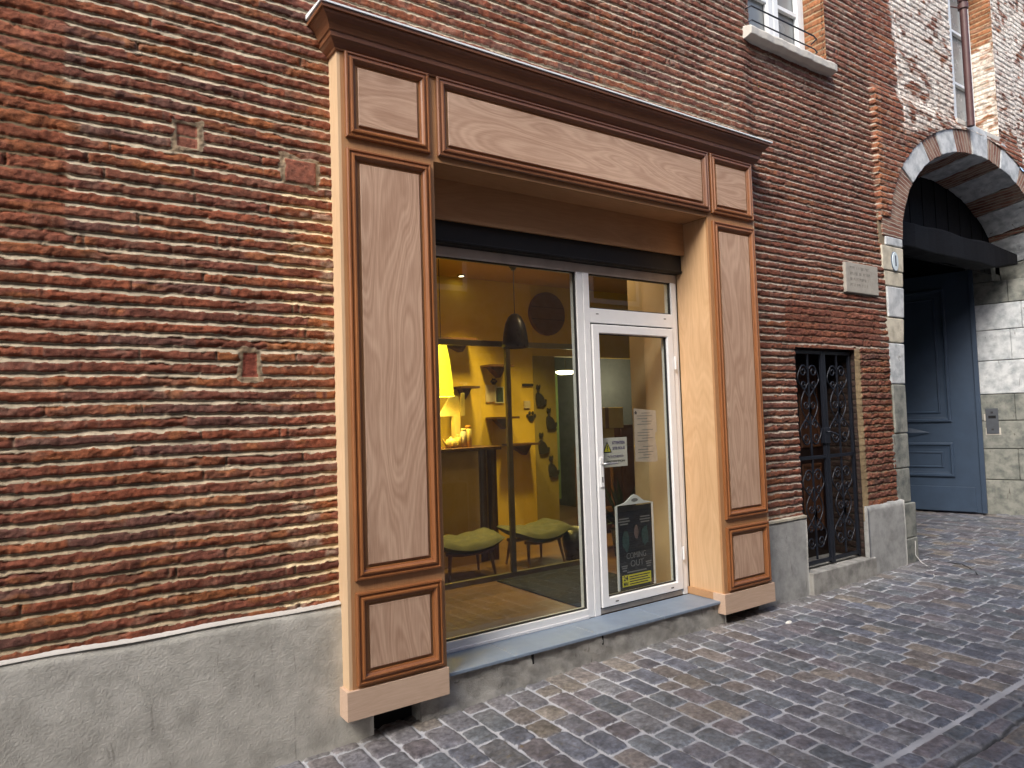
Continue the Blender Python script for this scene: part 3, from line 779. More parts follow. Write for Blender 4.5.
pos = thing('event_poster', 'dark event poster in a white hanging frame low on the door glass', 'poster', (.4, NYI, .07))
obj('poster_sheet', MB().box(.222, .578, NYI+.004, NYI+.008, .085, .690), M['poster'], pos)
for x in (.205, .578): obj('frame_strip', MB().box(x, x+.018, NYI, NYI+.014, .075, .70), M['alu'], pos, bevel=.003)
hp = obj('hanger_top', MB().prism([(.205,.700),(.596,.700),(.50,.720),(.43,.765),(.400,.775),(.37,.765),(.30,.720)], NYI, NYI+.010), M['alu'], pos, bevel=.002)
obj('hanger_emblem', MB().prism([(.400+.035*math.cos(a), .732+.014*math.sin(a)) for a in np.linspace(0, 2*math.pi, 16, endpoint=False)], NYI-.001, NYI-.0002), M['greyprint'], hp)
def blob(cx, cz, rx, rz, seed, y0, y1, n=18, k=.22):
    rr = random.Random(seed)
    return MB().prism([(cx+rx*(1+k*(rr.random()-.5)*2)*math.cos(a), cz+rz*(1+k*(rr.random()-.5)*2)*math.sin(a)) for a in np.linspace(0, 2*math.pi, n, endpoint=False)], y0, y1)
obj('printed_figure', blob(.298, .435, .034, .075, 3, NYI+.002, NYI+.0035), M['teal'], pos)
obj('printed_figure', blob(.500, .455, .034, .075, 4, NYI+.002, NYI+.0035), M['teal'], pos)
obj('printed_face', blob(.408, .49, .021, .052, 6, NYI+.002, NYI+.0035, 20, .10), M['skin_print'], pos)
ty = NYI+.003
text_mesh('lettering', 'COMING', .062, M['greyprint'], pos, (.40, ty, .318), width=.20, bold=-.0006)
text_mesh('lettering', 'OUT', .066, M['greyprint'], pos, (.405, ty, .258), width=.135, bold=-.0006)
for i, (cx, cz, w) in enumerate(((.285,.60,.10),(.285,.58,.12),(.285,.56,.08),(.505,.60,.10),(.505,.58,.11),(.505,.56,.09),(.275,.250,.06),(.275,.235,.05),(.275,.215,.04),(.525,.255,.06),(.525,.240,.05),(.525,.222,.04),(.40,.200,.20))):
    obj('text_line', MB().box(cx-w/2, cx+w/2, ty-.0006, ty+.0006, cz-.0045, cz+.0045), M['greyprint'], pos)
yb_ = obj('date_band', MB().box(.248, .545, NYI+.0012, NYI+.0035, .098, .182), M['yellow'], pos)
text_mesh('lettering', '24', .050, M['text_black'], yb_, (.280, NYI+.0008, .158), width=.045, bold=.001)
text_mesh('lettering', 'MAI', .036, M['text_black'], yb_, (.280, NYI+.0008, .118), width=.045, bold=.001)
for i in range(4):
    obj('text_line', MB().box(.318, .53-.02*(i % 2), NYI+.0002, NYI+.0012, .163-i*.018, .170-i*.018), M['text_black'], yb_)

# ------------------------------------------------------------------ STONE PORTAL
po = thing('stone_portal', 'large round arched portal of alternating pale stone and red brick voussoirs', 'archway', (6.1, WY, -.3))
DEP = .62
def voussoir(t0, t1, e, mat, nm, jag=0, oy=0.0, rough=.006):
    """block between angles t0,t1 of the arch, running back through the wall; the back edge is a little lower"""
    n = 7; mb = MB(); vs = []; ny = 7
    rr = random.Random(int(t0*1000)); e += .05*(rr.random()-.5)
    for j in range(ny+1):
        s = j/ny; y = WY-oy+(DEP)*s
        drop = .10*s
        for i in range(n+1):
            th = t0+(t1-t0)*i/n
            x, z = ell(th, 0); vs.append((x+rough*(rr.random()-.5), y, z-drop+rough*(rr.random()-.5)))
        for i in range(n, -1, -1):
            th = t0+(t1-t0)*i/n
            x, z = ell(th, e+jag*(rr.random()-.5)); vs.append((x, y, z))
    m = 2*(n+1)
    fs = [tuple(range(m)), tuple(ny*m+k for k in range(m-1, -1, -1))]
    for j in range(ny):
        for k in range(m):
            a = j*m+k; b = j*m+(k+1) % m; fs.append((a, a+m, b+m, b))
    mb.add(vs, fs); return obj(nm, mb, mat, po, bevel=.008 if mat is not M['brick_v'] else .003)
def brick_v():
    m, nt, b = new_mat('voussoir_brickwork'); tc = nt.nodes.new('ShaderNodeNewGeometry')
    sep = nt.nodes.new('ShaderNodeSeparateXYZ'); nt.links.new(tc.outputs['Position'], sep.inputs[0])
    dx = mth(nt, 'DIVIDE', mth(nt, 'SUBTRACT', ACX, sep.outputs[0]), AA); dz = mth(nt, 'DIVIDE', mth(nt, 'SUBTRACT', sep.outputs[2], ASZ), AB)
    ang = mth(nt, 'ARCTAN2', dz, dx)
    f = mth(nt, 'MULTIPLY', ang, 31.)
    nn = noise(nt, wcoord(nt), 14, 4)
    f = mth(nt, 'MULTIPLY_ADD', nn, .5, f)
    fr = mth(nt, 'FRACT', f)
    mk = ramp(nt, fr, [(0, (1,1,1)), (.10, (1,1,1)), (.16, (0,0,0)), (.86, (0,0,0)), (.95, (1,1,1))])
    bid = mth(nt, 'FRACT', mth(nt, 'MULTIPLY', mth(nt, 'FLOOR', f), .377))
    bc = ramp(nt, bid, [(0, (.15,.060,.042)), (.5, (.21,.092,.062)), (1, (.28,.14,.095))])
    bc = mix(nt, mth(nt, 'MULTIPLY', ramp(nt, noise(nt, wcoord(nt), 7, 5), [(.45, (0,0,0)), (.65, (1,1,1))]), .5), bc, (.40,.31,.24))
    c = mix(nt, mk, bc, (.42,.37,.30)); nt.links.new(c, b.inputs['Base Color']); b.inputs['Roughness'].default_value = .9
    h = mth(nt, 'MULTIPLY_ADD', mk, -1.5, noise(nt, wcoord(nt), 60, 4)); bump(nt, b, h, .008); return m
M['brick_v'] = brick_v()
thx = lambda x: math.acos(max(-1, min(1, (ACX-x)/AA)))
bounds = [4.152, 4.44, 4.86, 5.15, 5.54, 5.94, 6.36, 6.70, 7.19, 7.50, 7.85]
ths = [0.01]+[thx(x) for x in bounds[1:]]+[math.pi*.83, math.pi*.92, math.pi]
eo = [.42]+[.30]*20
mats = ['brick_v','stone_a','brick_v','stone_a','brick_v','stone_a','brick_v','stone_a','brick_v','stone_a','brick_v','stone_a','stone_c']
for i, (a, b) in enumerate(zip(ths[:-1], ths[1:])):
    mt = mats[i]; st_ = mt != 'brick_v'
    voussoir(a+.004, b-.004, eo[i]+(.05 if st_ and i > 1 else 0), M[mt], 'voussoir', .035, .006 if st_ else .001, .016)
def block(x0, x1, z0, z1, y0, y1, mat, seed):
    """dressed stone with uneven face"""
    rr = random.Random(seed); mb = MB(); n = 5
    j = lambda s=.006: s*(rr.random()-.5)*2
    pts = [(x0+j(), z0+.004), (x1(z0)+j(.004), z0+.004+j(.003)), (x1(z1)+j(.004), z1-.004+j(.003)), (x0+j(), z1-.004)]
    mb.prism(pts, y0+j(.004), y1); return obj('jamb_stone', mb, mat, po, bevel=.012, seg=3)
# left jamb (quoins lean slightly, as in the old wall)
jx = lambda z: 4.02+.12*ss(1.4, 3.2, np.float64(z))
hts = [-.34,.05,.40,.75,1.10,1.60,2.02,2.28,2.60,2.76,3.02,3.30+.0]
jm = ['stone_c','stone_c','stone_c','stone_c','stone_c','stone_a','stone_b','stone_a','stone_b','stone_b','stone_a']
for i, (a, b) in enumerate(zip(hts[:-1], hts[1:])):
    x0 = 3.745+.03*((i*5) % 3-1) if i < 10 else 3.80
    if i == 10: b = 3.12
    block(x0, (lambda z, k=i: float(jx(z))+(.03 if k < 2 else 0)), a, b, WY-.002-.02*(i < 2), .40, M[jm[i]], 40+i)
block(3.80, (lambda z: 3.93), 3.12, 3.34, WY-.002, .1, M['brick_v'], 77)
obj('jamb_filling', MB().box(3.70, 3.90, WY+.012, .1, -.3, 3.34), plain('earthy_mortar', (.22,.17,.11), .9, 0, .3, 20, .006, 40), po)
# left spandrel brick between spring and wall
# right jamb: splayed reveal of large blocks
hr = [-.34,.28,.72,1.12,1.50,1.98,2.42,2.80,3.12]
rm = ['stone_c','stone_c','stone_c','stone_c','stone_a','stone_a','stone_a','stone_c']  # top block takes the dark stone: its shade is painted into the colour
for i, (a, b) in enumerate(zip(hr[:-1], hr[1:])):
    for k, (s0, s1) in enumerate((((0, .55), (.55, 1)) if i % 2 else ((0, .4), (.4, 1)))):
        P0 = Vector((8.22, WY)); P1 = Vector((7.93, .66)); d = P1-P0
        q0 = P0+d*s0; q1 = P0+d*s1
        rr = random.Random(i*10+k); j = lambda: .006*(rr.random()-.5)
        mb = MB().add([(q0.x+j(), q0.y+.002, a+.004), (q1.x+j(), q1.y-.002, a+.004), (q1.x+.6, q1.y, a+.004), (q0.x+.6+.3, q0.y, a+.004),
                       (q0.x+j(), q0.y+.002, b-.004), (q1.x+j(), q1.y-.002, b-.004), (q1.x+.6, q1.y, b-.004), (q0.x+.6+.3, q0.y, b-.004)],
                      [(0,1,2,3),(7,6,5,4),(0,4,5,1),(1,5,6,2),(2,6,7,3),(3,7,4,0)])
        obj('jamb_stone', mb, M[rm[i]], po, bevel=.012, seg=3)
obj('jamb_filling', MB().add([(8.26,WY+.02,-.3),(7.97,.64,-.3),(8.6,.64,-.3),(8.7,WY+.02,-.3),(8.26,WY+.02,3.12),(7.97,.64,3.12),(8.6,.64,3.12),(8.7,WY+.02,3.12)],
    [(3,2,1,0),(4,5,6,7),(0,1,5,4),(1,2,6,5),(2,3,7,6),(3,0,4,7)]), plain('joint_mortar', (.16,.15,.13), .9), po)
# passage behind the portal
struct('passage_wall', MB().box(3.7, 3.98, .41, 6, -.4, 4.8).box(8.0, 8.3, .70, 6, -.4, 4.8).box(3.7, 8.3, 6, 6.2, -.4, 4.8), plain('dark_passage_plaster', (.055,.06,.07), .9))  # very dark plaster colour throughout the passage
struct('passage_infill', MB().box(7.93, 8.7, .385, .72, 3.125, 4.6), M['stone_c'])  # added block, closes a gap where light leaked in
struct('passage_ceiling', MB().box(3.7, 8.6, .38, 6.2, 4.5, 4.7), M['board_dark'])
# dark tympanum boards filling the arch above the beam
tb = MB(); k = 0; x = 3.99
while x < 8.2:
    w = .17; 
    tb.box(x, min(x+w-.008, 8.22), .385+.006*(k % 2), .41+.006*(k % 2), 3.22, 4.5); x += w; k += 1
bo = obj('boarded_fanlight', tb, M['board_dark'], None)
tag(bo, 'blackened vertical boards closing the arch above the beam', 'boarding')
# beam
bmb = MB(); NB = 22; rr = random.Random(5)
for i in range(NB+1):
    x = 3.96+(7.93-3.96)*i/NB
    zz = 3.335+.02*float(ss(18, 22, np.float64(i))); hh = .155+.010*math.sin(i*.8)-.07*float(ss(17, 22, np.float64(i))); dd = .12+.01*math.sin(i*1.3)
    for (a, b) in ((-1,-.9),(-.9,-1),(.9,-1),(1,-.9),(1,.9),(.9,1),(-.9,1),(-1,.9)):
        bmb.v.append((x, .17+a*dd+.006*(rr.random()-.5), zz+b*hh+.010*(rr.random()-.5)))
for i in range(NB):
    for k in range(8): bmb.f.append((i*8+k, i*8+(k+1) % 8, (i+1)*8+(k+1) % 8, (i+1)*8+k)); bmb.sm.append(False)
bmb.f += [tuple(range(7, -1, -1)), tuple(NB*8+k for k in range(8))]; bmb.sm += [False]*2
M['beam'].node_tree.nodes['Principled BSDF'].inputs['Specular IOR Level'].default_value = .15
M['board_dark'].node_tree.nodes['Principled BSDF'].inputs['Specular IOR Level'].default_value = .15
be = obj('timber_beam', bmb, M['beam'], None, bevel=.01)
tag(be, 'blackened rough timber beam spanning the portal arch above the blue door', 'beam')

# blue carriage door leaf, folded back into the passage
H = Vector((7.80, .60)); T = Vector((7.38, 2.22)); dv = (T-H); Lw = dv.length; dv.normalize()
ang = math.atan2(dv.y, dv.x)
cd = thing('carriage_door', 'tall slate blue panelled carriage door leaf standing open under the arch', 'door', (H.x, H.y, -.20), rotz=ang)
# local: x along leaf away from hinge, visible face towards +y (which is -x world side)
def lframe(x0, x1, z0, z1, prof, fill=False):
    mb = MB(); vs = []
    for d, o in prof: vs += [(x0+d, .03+o, z0+d), (x1-d, .03+o, z0+d), (x1-d, .03+o, z1-d), (x0+d, .03+o, z1-d)]
    fs = []
    for i in range(len(prof)-1):
        for k in range(4): fs.append((i*4+(k+1) % 4, i*4+k, (i+1)*4+k, (i+1)*4+(k+1) % 4))
    if fill: fs.append(tuple((len(prof)-1)*4+k for k in (3, 2, 1, 0)))
    return mb.add(vs, fs)
obj('door_leaf', MB().box(0, Lw, -.03, .03, .02, 3.50), M['door_blue'], cd, bevel=.004, local=True)
pf = [(0,0),(0,.022),(.012,.030),(.035,.030),(.045,.012),(.075,.008)]
pi = [(.13,.0),(.135,.012),(.15,.014),(.16,.004)]
for (z0, z1) in ((.52, 1.02), (1.32, 3.28)):
    fr = obj('door_panel', lframe(.34, Lw-.22, z0, z1, pf), M['door_blue'], cd, local=True)
    obj('panel_bead', lframe(.34, Lw-.22, z0, z1, pi), M['door_blue'], fr, local=True)
obj('kick_board', MB().box(.10, Lw-.02, .031, .05, .03, .38), M['door_blue'], cd, bevel=.003, local=True)
lz = MB(); cxm = .34+(Lw-.56)/2
lz.add([(.62,.05,1.17),(cxm,.04,1.10),(Lw-.5,.05,1.17),(cxm,.04,1.24),(cxm,.068,1.17)], [(0,4,1),(1,4,2),(2,4,3),(3,4,0)])
obj('lozenge_moulding', lz, M['door_blue'], cd, local=True)
obj('edge_strip', MB().box(-.03, .03, .031, .06, .02, 3.50), M['door_blue'], cd, local=True, bevel=.003)

# intercom
ic = thing('intercom', 'grey metal intercom panel set in the right stone jamb beside the blue door', 'intercom', (8.02, .45, .9))
P0 = Vector((8.22, WY)); P1 = Vector((7.93, .66)); dd = (P1-P0).normalized(); nn_ = Vector((-dd.y, dd.x)); 
if nn_.x > 0: nn_ = -nn_
def icbox(s0, s1, z0, z1, o0, o1, mb=None):
    mb = mb or MB()
    pts = []
    for o in (o0, o1):
        for s in (s0, s1):
            p = P0+dd*s+nn_*o; pts.append(p)
    a, b, c, d = pts
    return mb.add([(a.x,a.y,z0),(b.x,b.y,z0),(d.x,d.y,z0),(c.x,c.y,z0),(a.x,a.y,z1),(b.x,b.y,z1),(d.x,d.y,z1),(c.x,c.y,z1)],
        [(0,3,2,1),(4,5,6,7),(0,1,5,4),(1,2,6,5),(2,3,7,6),(3,0,4,7)])
obj('mortar_patch', icbox(.705, .885, .92, 1.02, -.01, .006, icbox(.880, .895, 1.12, 1.22, -.01, .004)), plain('pale_mortar_patch', (.55,.52,.46), .9, 0, .2, 20, .004, 60), ic)
bo_ = obj('panel_plate', icbox(.725, .875, .935, 1.30, .0, .014), M['steel'], ic, bevel=.003)
obj('speaker_grille', icbox(.755, .845, 1.155, 1.195, .0142, .016), M['dark_hole'], bo_)
obj('button', icbox(.785, .815, 1.225, 1.255, .0142, .020), M['text_black'], bo_)
obj('button', icbox(.785, .815, .985, 1.010, .0142, .020), M['text_black'], bo_)

# house number plate
hn = thing('house_number_plate', 'small oval white enamel plate with a dark number on the left portal stones', 'number plate', (3.945, WY-.01, 2.76))
ov = [(3.945+.060*math.cos(a), 2.862+.098*math.sin(a)) for a in np.linspace(0, 2*math.pi, 32, endpoint=False)]
obj('enamel_plate', MB().prism(ov, WY-.018, WY-.006), plain('white_enamel', (.62,.72,.78), .25, 0, .06), hn, bevel=.003)
obj('plate_rim', MB().prism([(3.945+.066*math.cos(a), 2.862+.104*math.sin(a)) for a in np.linspace(0, 2*math.pi, 32, endpoint=False)], WY-.012, WY-.004), plain('blue_enamel_rim', (.05,.09,.16), .3), hn)
text_mesh('numeral', '1', .15, plain('navy_enamel', (.015,.025,.06), .3), hn, (3.947, WY-.0185, 2.862), bold=.004)

# carved plaque
pl = thing('stone_plaque', 'weathered pale stone plaque with worn inscription on dark brick wall', 'plaque', (3.27, WY-.02, 2.47))
obj('slab', MB().box(2.985, 3.565, WY-.026, WY+.03, 2.475, 2.765), plain('weathered_pale_plaque_stone', (.36,.34,.30), .9, 0, .3, 14, .004, 60), pl, bevel=.006)
for i, wtxt in enumerate((.34, .36, .33, .30)):
    z = 2.715-i*.055; x = 3.06; rr = random.Random(i)
    mb = MB()
    while x < 3.06+wtxt:
        w = rr.uniform(.012, .026)
        mb.box(x, x+.004, WY-.0272, WY-.0262, z-.014, z+.014)
        if rr.random() > .4: mb.box(x+.0045, x+w, WY-.0272, WY-.0262, z+rr.choice((-.014, -.002, .010)), z+rr.choice((-.010,)) if False else z+.0135)
        x += w+.010
    obj('inscription_line', mb, plain('worn_carving', (.21,.20,.18), .9), pl)

# downpipe
dp = thing('downpipe', 'dark red metal downpipe running in front of the tall white window', 'pipe', (5.80, -.33, 4.62))
obj('pipe', MB().tube([(5.79,-.31,7.0),(5.79,-.31,6.4),(5.80,-.31,4.66)], .040, 16), M['pipe'], dp)
bk = obj('bracket', MB().tube([(5.79,-.31,6.08),(5.79,-.31,6.14)], .056, 16).tube([(5.77,-.27,6.11),(5.66,-.23,6.11)], .008, 8), M['pipe'], dp)
obj('collar', MB().tube([(5.79,-.31,6.17),(5.79,-.31,6.24)], .054, 16), M['pipe'], dp)

# thin cables at the foot of the portal
o = obj('white_cable', MB().tube([(3.94,-.30,.02),(3.95,-.29,-.12),(3.97,-.33,-.19),(3.90,-.42,-.205),(3.72,-.55,-.21),(3.52,-.66,-.212)], .0045, 6), M['cable_white'], None)
tag(o, 'short white cable end curling from the wall foot onto the paving', 'cable')
o = obj('black_cable', MB().tube([(4.20,-.05,-.195),(4.30,-.22,-.20),(4.18,-.42,-.204),(4.22,-.60,-.206),(4.0,-.80,-.208),(3.86,-.88,-.208)], .006, 6), M['cable_black'], None)
tag(o, 'thin black cable lying loose on the paving before the portal', 'cable')
for i, (x, y, lb) in enumerate(((1.33, -.62, 'crumpled white scrap of paper on the paving beside the right wooden plinth'),)):
    mb = MB(); rr = random.Random(3)
    mb.lathe([(.001, -.232), (.018, -.229), (.022, -.220), (.012, -.212), (.001, -.210)], x, y, 9, False)
    for k in range(len(mb.v)): v = mb.v[k]; mb.v[k] = (v[0]+rr.uniform(-.006, .006), v[1]+rr.uniform(-.006, .006), v[2]+rr.uniform(-.002, .003))
    tag(obj('paper_scrap', mb, M['litter'], None), lb, 'litter')

# ------------------------------------------------------------------ GROUND (street setts)
def gz(X, Y):
    zx = np.interp(X, [-6, -3.5, -2.05, -.5, .9, 2.2, 3.2, 4, 8, 12], [-.40, -.335, -.308, -.238, -.234, -.232, -.212, -.205, -.215, -.22])
    d = np.clip(-.25-Y, 0, 5)
    g = -.022*np.minimum(d, 1.95)+.02*np.clip(d-2.1, 0, 3)
    return zx+g
def setts(X, Y, seed=0):
    gut = (Y < -2.095)
    wx = X+.012*vn(X, Y, .35, 1)+.004*vn(X, Y, .08, 2); wy = Y+.010*vn(X, Y, .3, 3)
    def lay(a, b, ra, rb, sd):
        """rows of width ra along b, stones rb long"""
        ri = np.floor(a/ra); fa = a/ra-ri
        off = hsh(ri, ri*0+sd, 5)
        bb = b/rb+off*3
        bi0 = np.floor(bb); jit = .5*(hsh(ri, bi0, sd+7)-.5); jit1 = .5*(hsh(ri, bi0+1, sd+7)-.5)
        f = bb-bi0
        below = f < jit; above = f > 1+jit1
        bi = np.where(below, bi0-1, np.where(above, bi0+1, bi0))
        lo = bi+.5*(hsh(ri, bi, sd+7)-.5); hi = bi+1+.5*(hsh(ri, bi+1, sd+7)-.5)
        db = np.minimum(bb-lo, hi-bb)*rb; da = np.minimum(fa, 1-fa)*ra
        return ri, bi, da, db
    r1, b1, a1, d1 = lay(wx, wy, .150, .215, 1)
    r2, b2, a2, d2 = lay(wy, wx, .100, .24, 2)
    ri = np.where(gut, r2+500, r1); bi = np.where(gut, b2, b1); da = np.where(gut, a2, a1); db = np.where(gut, d2, d1)
    # rounded-corner distance
    rc = .026; gap = .0048+.0035*vn(X, Y, .05, 9)
    qa = np.maximum(rc-(da-gap), 0); qb = np.maximum(rc-(db-gap), 0)
    d = rc-np.hypot(qa, qb); d = d+.0045*vn(X, Y, .02, 11)+.005*vn(X, Y, .05, 12)
    line = np.abs(Y+2.088+.006*vn(X, Y, .3, 13)) < .014
    d = np.where(line, -.01, d)
    m = ss(-.001, .005, d)
    q = hsh(ri, bi, 1); q2 = hsh(ri, bi, 2); q3 = hsh(ri, bi, 3)
    tilt = (q2-.5)*.12*(da-.05)+(q3-.5)*.06*(db-.08)
    h = m*(.0055+.0050*ss(0, .02, d)+.004*(q-.5)+tilt+.0042*fb(X, Y, .045, 20, 3)+.0034*vn(X, Y, .016, 24))+(1-m)*(-.002+.0015*fb(X, Y, .03, 30, 2))
    pal = np.array([(.068,.075,.100),(.080,.080,.098),(.086,.076,.088),(.106,.092,.088),(.070,.080,.096),(.094,.096,.108),(.125,.108,.094),(.074,.070,.086)])
    idx = np.searchsorted(np.array([.2,.36,.5,.6,.76,.88,.94,1.]), q2.ravel()).reshape(q2.shape).clip(0, 7)
    c = (pal[idx]*.75+.024)*np.array((1.62,1.62,1.58))*(.80+.42*q3)[..., None]*(1+.5*fb(X, Y, .06, 40, 3)+.30*vn(X, Y, .012, 44))[..., None]
    mc = np.array((.40,.41,.43))*(1+.4*fb(X, Y, .25, 50, 3))[..., None]
    # dusting of sand near the wall, dirt in the gutter
    dust = ss(-.62, -.34, Y+.10*vn(X, Y, .3, 55)+.05*vn(X, Y, .06, 56))*ss(5, 3, X)
    c = c*(1-.35*dust[..., None])+np.array((.24,.215,.185))*.35*dust[..., None]
    crack = ss(.018, .004, np.abs(Y+2.292+.02*vn(X, Y, .2, 57)))*gut
    h = h-.010*crack; m = m*(1-crack)
    mc = mc*(1-.85*crack[..., None])+np.array((.02,.02,.02))*crack[..., None]
    mc = mc*(1-.35*(gut & (Y < -2.12))[..., None])
    far = ss(3.6, 5.5, X)[..., None]; mc = mc*(1-.25*far)
    rem = (Y < -2.12)
    return h, m, np.clip(c, .01, .8), np.clip(mc, .01, .8)
def sett_mat():
    m, nt, b = new_mat('stone_setts'); A = lambda n: N(nt, 'ShaderNodeAttribute', attribute_name=n)
    v = wcoord(nt); nf = noise(nt, v, 150, 3, .7); nm = noise(nt, v, 40, 4, .6)
    mk = mth(nt, 'MULTIPLY_ADD', mth(nt, 'SUBTRACT', nf, .5), .8, A('mask').outputs['Fac'])
    mr = nt.nodes.new('ShaderNodeMapRange'); mr.inputs[1].default_value = .3; mr.inputs[2].default_value = .6; nt.links.new(mk, mr.inputs[0])
    bc = mix(nt, 1., A('bcol').outputs['Color'], ramp(nt, nm, [(.28, (.45,.45,.46)), (.5, (1,1,1)), (.75, (1.7,1.7,1.7))]), 'MULTIPLY')
    sp = ramp(nt, noise(nt, v, 11, 6, .75), [(.68, (0,0,0)), (.71, (1,1,1))])
    bc = mix(nt, mth(nt, 'MULTIPLY', sp, .25), bc, (.45,.45,.43))
    c = mix(nt, mr.outputs[0], A('mcol').outputs['Color'], bc); nt.links.new(c, b.inputs['Base Color'])
    rg = mix(nt, mr.outputs[0], (.9,.9,.9), ramp(nt, nm, [(.3, (.40,.40,.40)), (.7, (.60,.60,.60))]))
    nt.links.new(rg, b.inputs['Roughness']); b.inputs['Specular IOR Level'].default_value = .5
    bump(nt, b, mth(nt, 'MULTIPLY_ADD', nf, .6, nm), .0035, 1); return m
M['setts'] = sett_mat()
def build_ground():
    xs = np.concatenate([np.arange(-2.9, 2.6, .0085), np.arange(2.6, 5.2, .013), np.arange(5.2, 9.2, .022)])
    ys = np.concatenate([np.arange(-2.75, -.9, .0095), np.arange(-.9, .10, .0115), np.arange(.10, 2.6, .03)])
    X, Y = np.meshgrid(xs, ys)
    h, m, c, mc = setts(X, Y)
    co = np.stack([X, Y, gz(X, Y)+h], -1)
    xc = (xs[1:]+xs[:-1])/2; yc = (ys[1:]+ys[:-1])/2; XC, YC = np.meshgrid(xc, yc)
    keep = (YC < -.20) | (XC > 3.72)
    return grid_mesh('paved_street', co, len(xs), len(ys), keep, dict(mask=m, bcol=c, mcol=mc))
struct('paved_street', build_ground(), M['setts'])
def coarse(x0, x1, y0, y1, nx, ny, dz=0):
    xs = np.linspace(x0, x1, nx); ys = np.linspace(y0, y1, ny); X, Y = np.meshgrid(xs, ys)
    h, m, c, mc = setts(X, Y)
    return grid_mesh('street_far', np.stack([X, Y, gz(X, Y)+h+dz], -1), nx, ny, None, dict(mask=m, bcol=c, mcol=mc))
struct('street_edge', coarse(-2.91, 9.21, -4.6, -2.742, 500, 80, -.002), M['setts'])
struct('street_left', coarse(-14, -2.895, -4.6, -.20, 400, 160, -.002), M['setts'])
struct('street_right', coarse(9.19, 22, -4.6, -.20, 300, 120, -.002), M['setts'])
struct('ground', MB().add([(-60,-60,-.52),(60,-60,-.52),(60,60,-.52),(-60,60,-.52)], [(0,1,2,3)]), plain('bare_ground', (.12,.11,.10), .95))

# house across the lane
oh = thing('house_across_the_lane', 'plain rendered house front on the other side of the lane', 'building', (1, -4.75, -.4))
obj('wall', MB().box(-16, 22, -5.2, -4.62, -.4, 6.6), plaster('pale_lane_render', (.42,.35,.28), (.55,.48,.40)), oh)
for x in (-5.5, -2.2, 1.2, 4.6, 8.0):
    w_ = obj('window', frame_mb(-x-.5, -x+.5, 1.0, 2.6, 0, [(0,0),(0,.03),(.06,.03),(.06,.005)], True), M['pane_dark'], None)
    bpy.data.objects.remove(w_)
    wm = MB().box(x-.55, x+.55, -4.63, -4.60, 3.2, 5.0); ww_ = obj('window', wm, M['white_paint'], oh, bevel=.004)
    obj('pane', MB().box(x-.47, x+.47, -4.60, -4.595, 3.28, 4.92), M['pane_dark'], ww_)

# ------------------------------------------------------------------ SHOP INTERIOR
FZ = -.05
struct('shop_floor', MB().box(-3.2, 4.6, .05, 6.2, FZ-.05, FZ), M['floor'])
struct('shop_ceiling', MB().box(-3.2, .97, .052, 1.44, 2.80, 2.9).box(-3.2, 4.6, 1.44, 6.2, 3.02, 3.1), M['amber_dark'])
struct('shop_wall_left', MB().box(-3.3, -3.2, .05, 3.2, FZ, 3.05), M['amber'])
struct('shop_wall_back', MB().box(-3.2, 1.71, 3.05, 3.15, FZ, 3.02), M['amber'])
struct('shop_wall_right', MB().box(.955, 1.06, .052, .57, FZ, 3.02), M['cream'])
struct('shop_wall_olive', MB().box(1.711, 2.05, 3.045, 3.15, FZ, 2.14), M['olive'])
struct('shop_wall_upper', MB().box(1.711, 4.6, 3.045, 3.15, 2.141, 3.02), M['amber'])
struct('back_room_wall', MB().box(1.6, 4.6, 5.2, 5.3, FZ, 3.02).box(4.5, 4.6, .58, 5.2, FZ, 3.02).box(1.6, 1.70, 3.15, 5.2, FZ, 3.02), M['green'])
struct('shop_wall_inner', MB().box(1.06, 4.6, .20, .30, FZ, 3.02), M['green'])
# glass partition with rails
gp = thing('glass_partition', 'glass partition with slim bronze rails inside the shop behind the window', 'partition', (-.2, 1.42, FZ))
PY = 1.415
obj('top_rail', MB().box(-3.2, 1.25, PY-.02, PY+.02, 2.035, 2.085), M['rail'], gp, bevel=.003)
obj('bottom_rail', MB().box(-3.2, 1.25, PY-.02, PY+.02, FZ, FZ+.045), M['rail'], gp, bevel=.003)
for x in (-1.2, .225, 1.23): obj('post', MB().box(x-.024, x+.024, PY-.018, PY+.018, FZ+.045, 2.035), M['rail'], gp, bevel=.003)
obj('partition_pane', MB().box(-3.2, 1.21, PY-.004, PY+.004, FZ+.045, 2.035), M['glass_in'], gp)
o = obj('door_mat', MB().box(.0, .94, .12, 1.36, FZ, FZ+.012), M['mat'], None, bevel=.004); tag(o, 'black entrance mat on the wooden floor inside the shop door', 'mat')
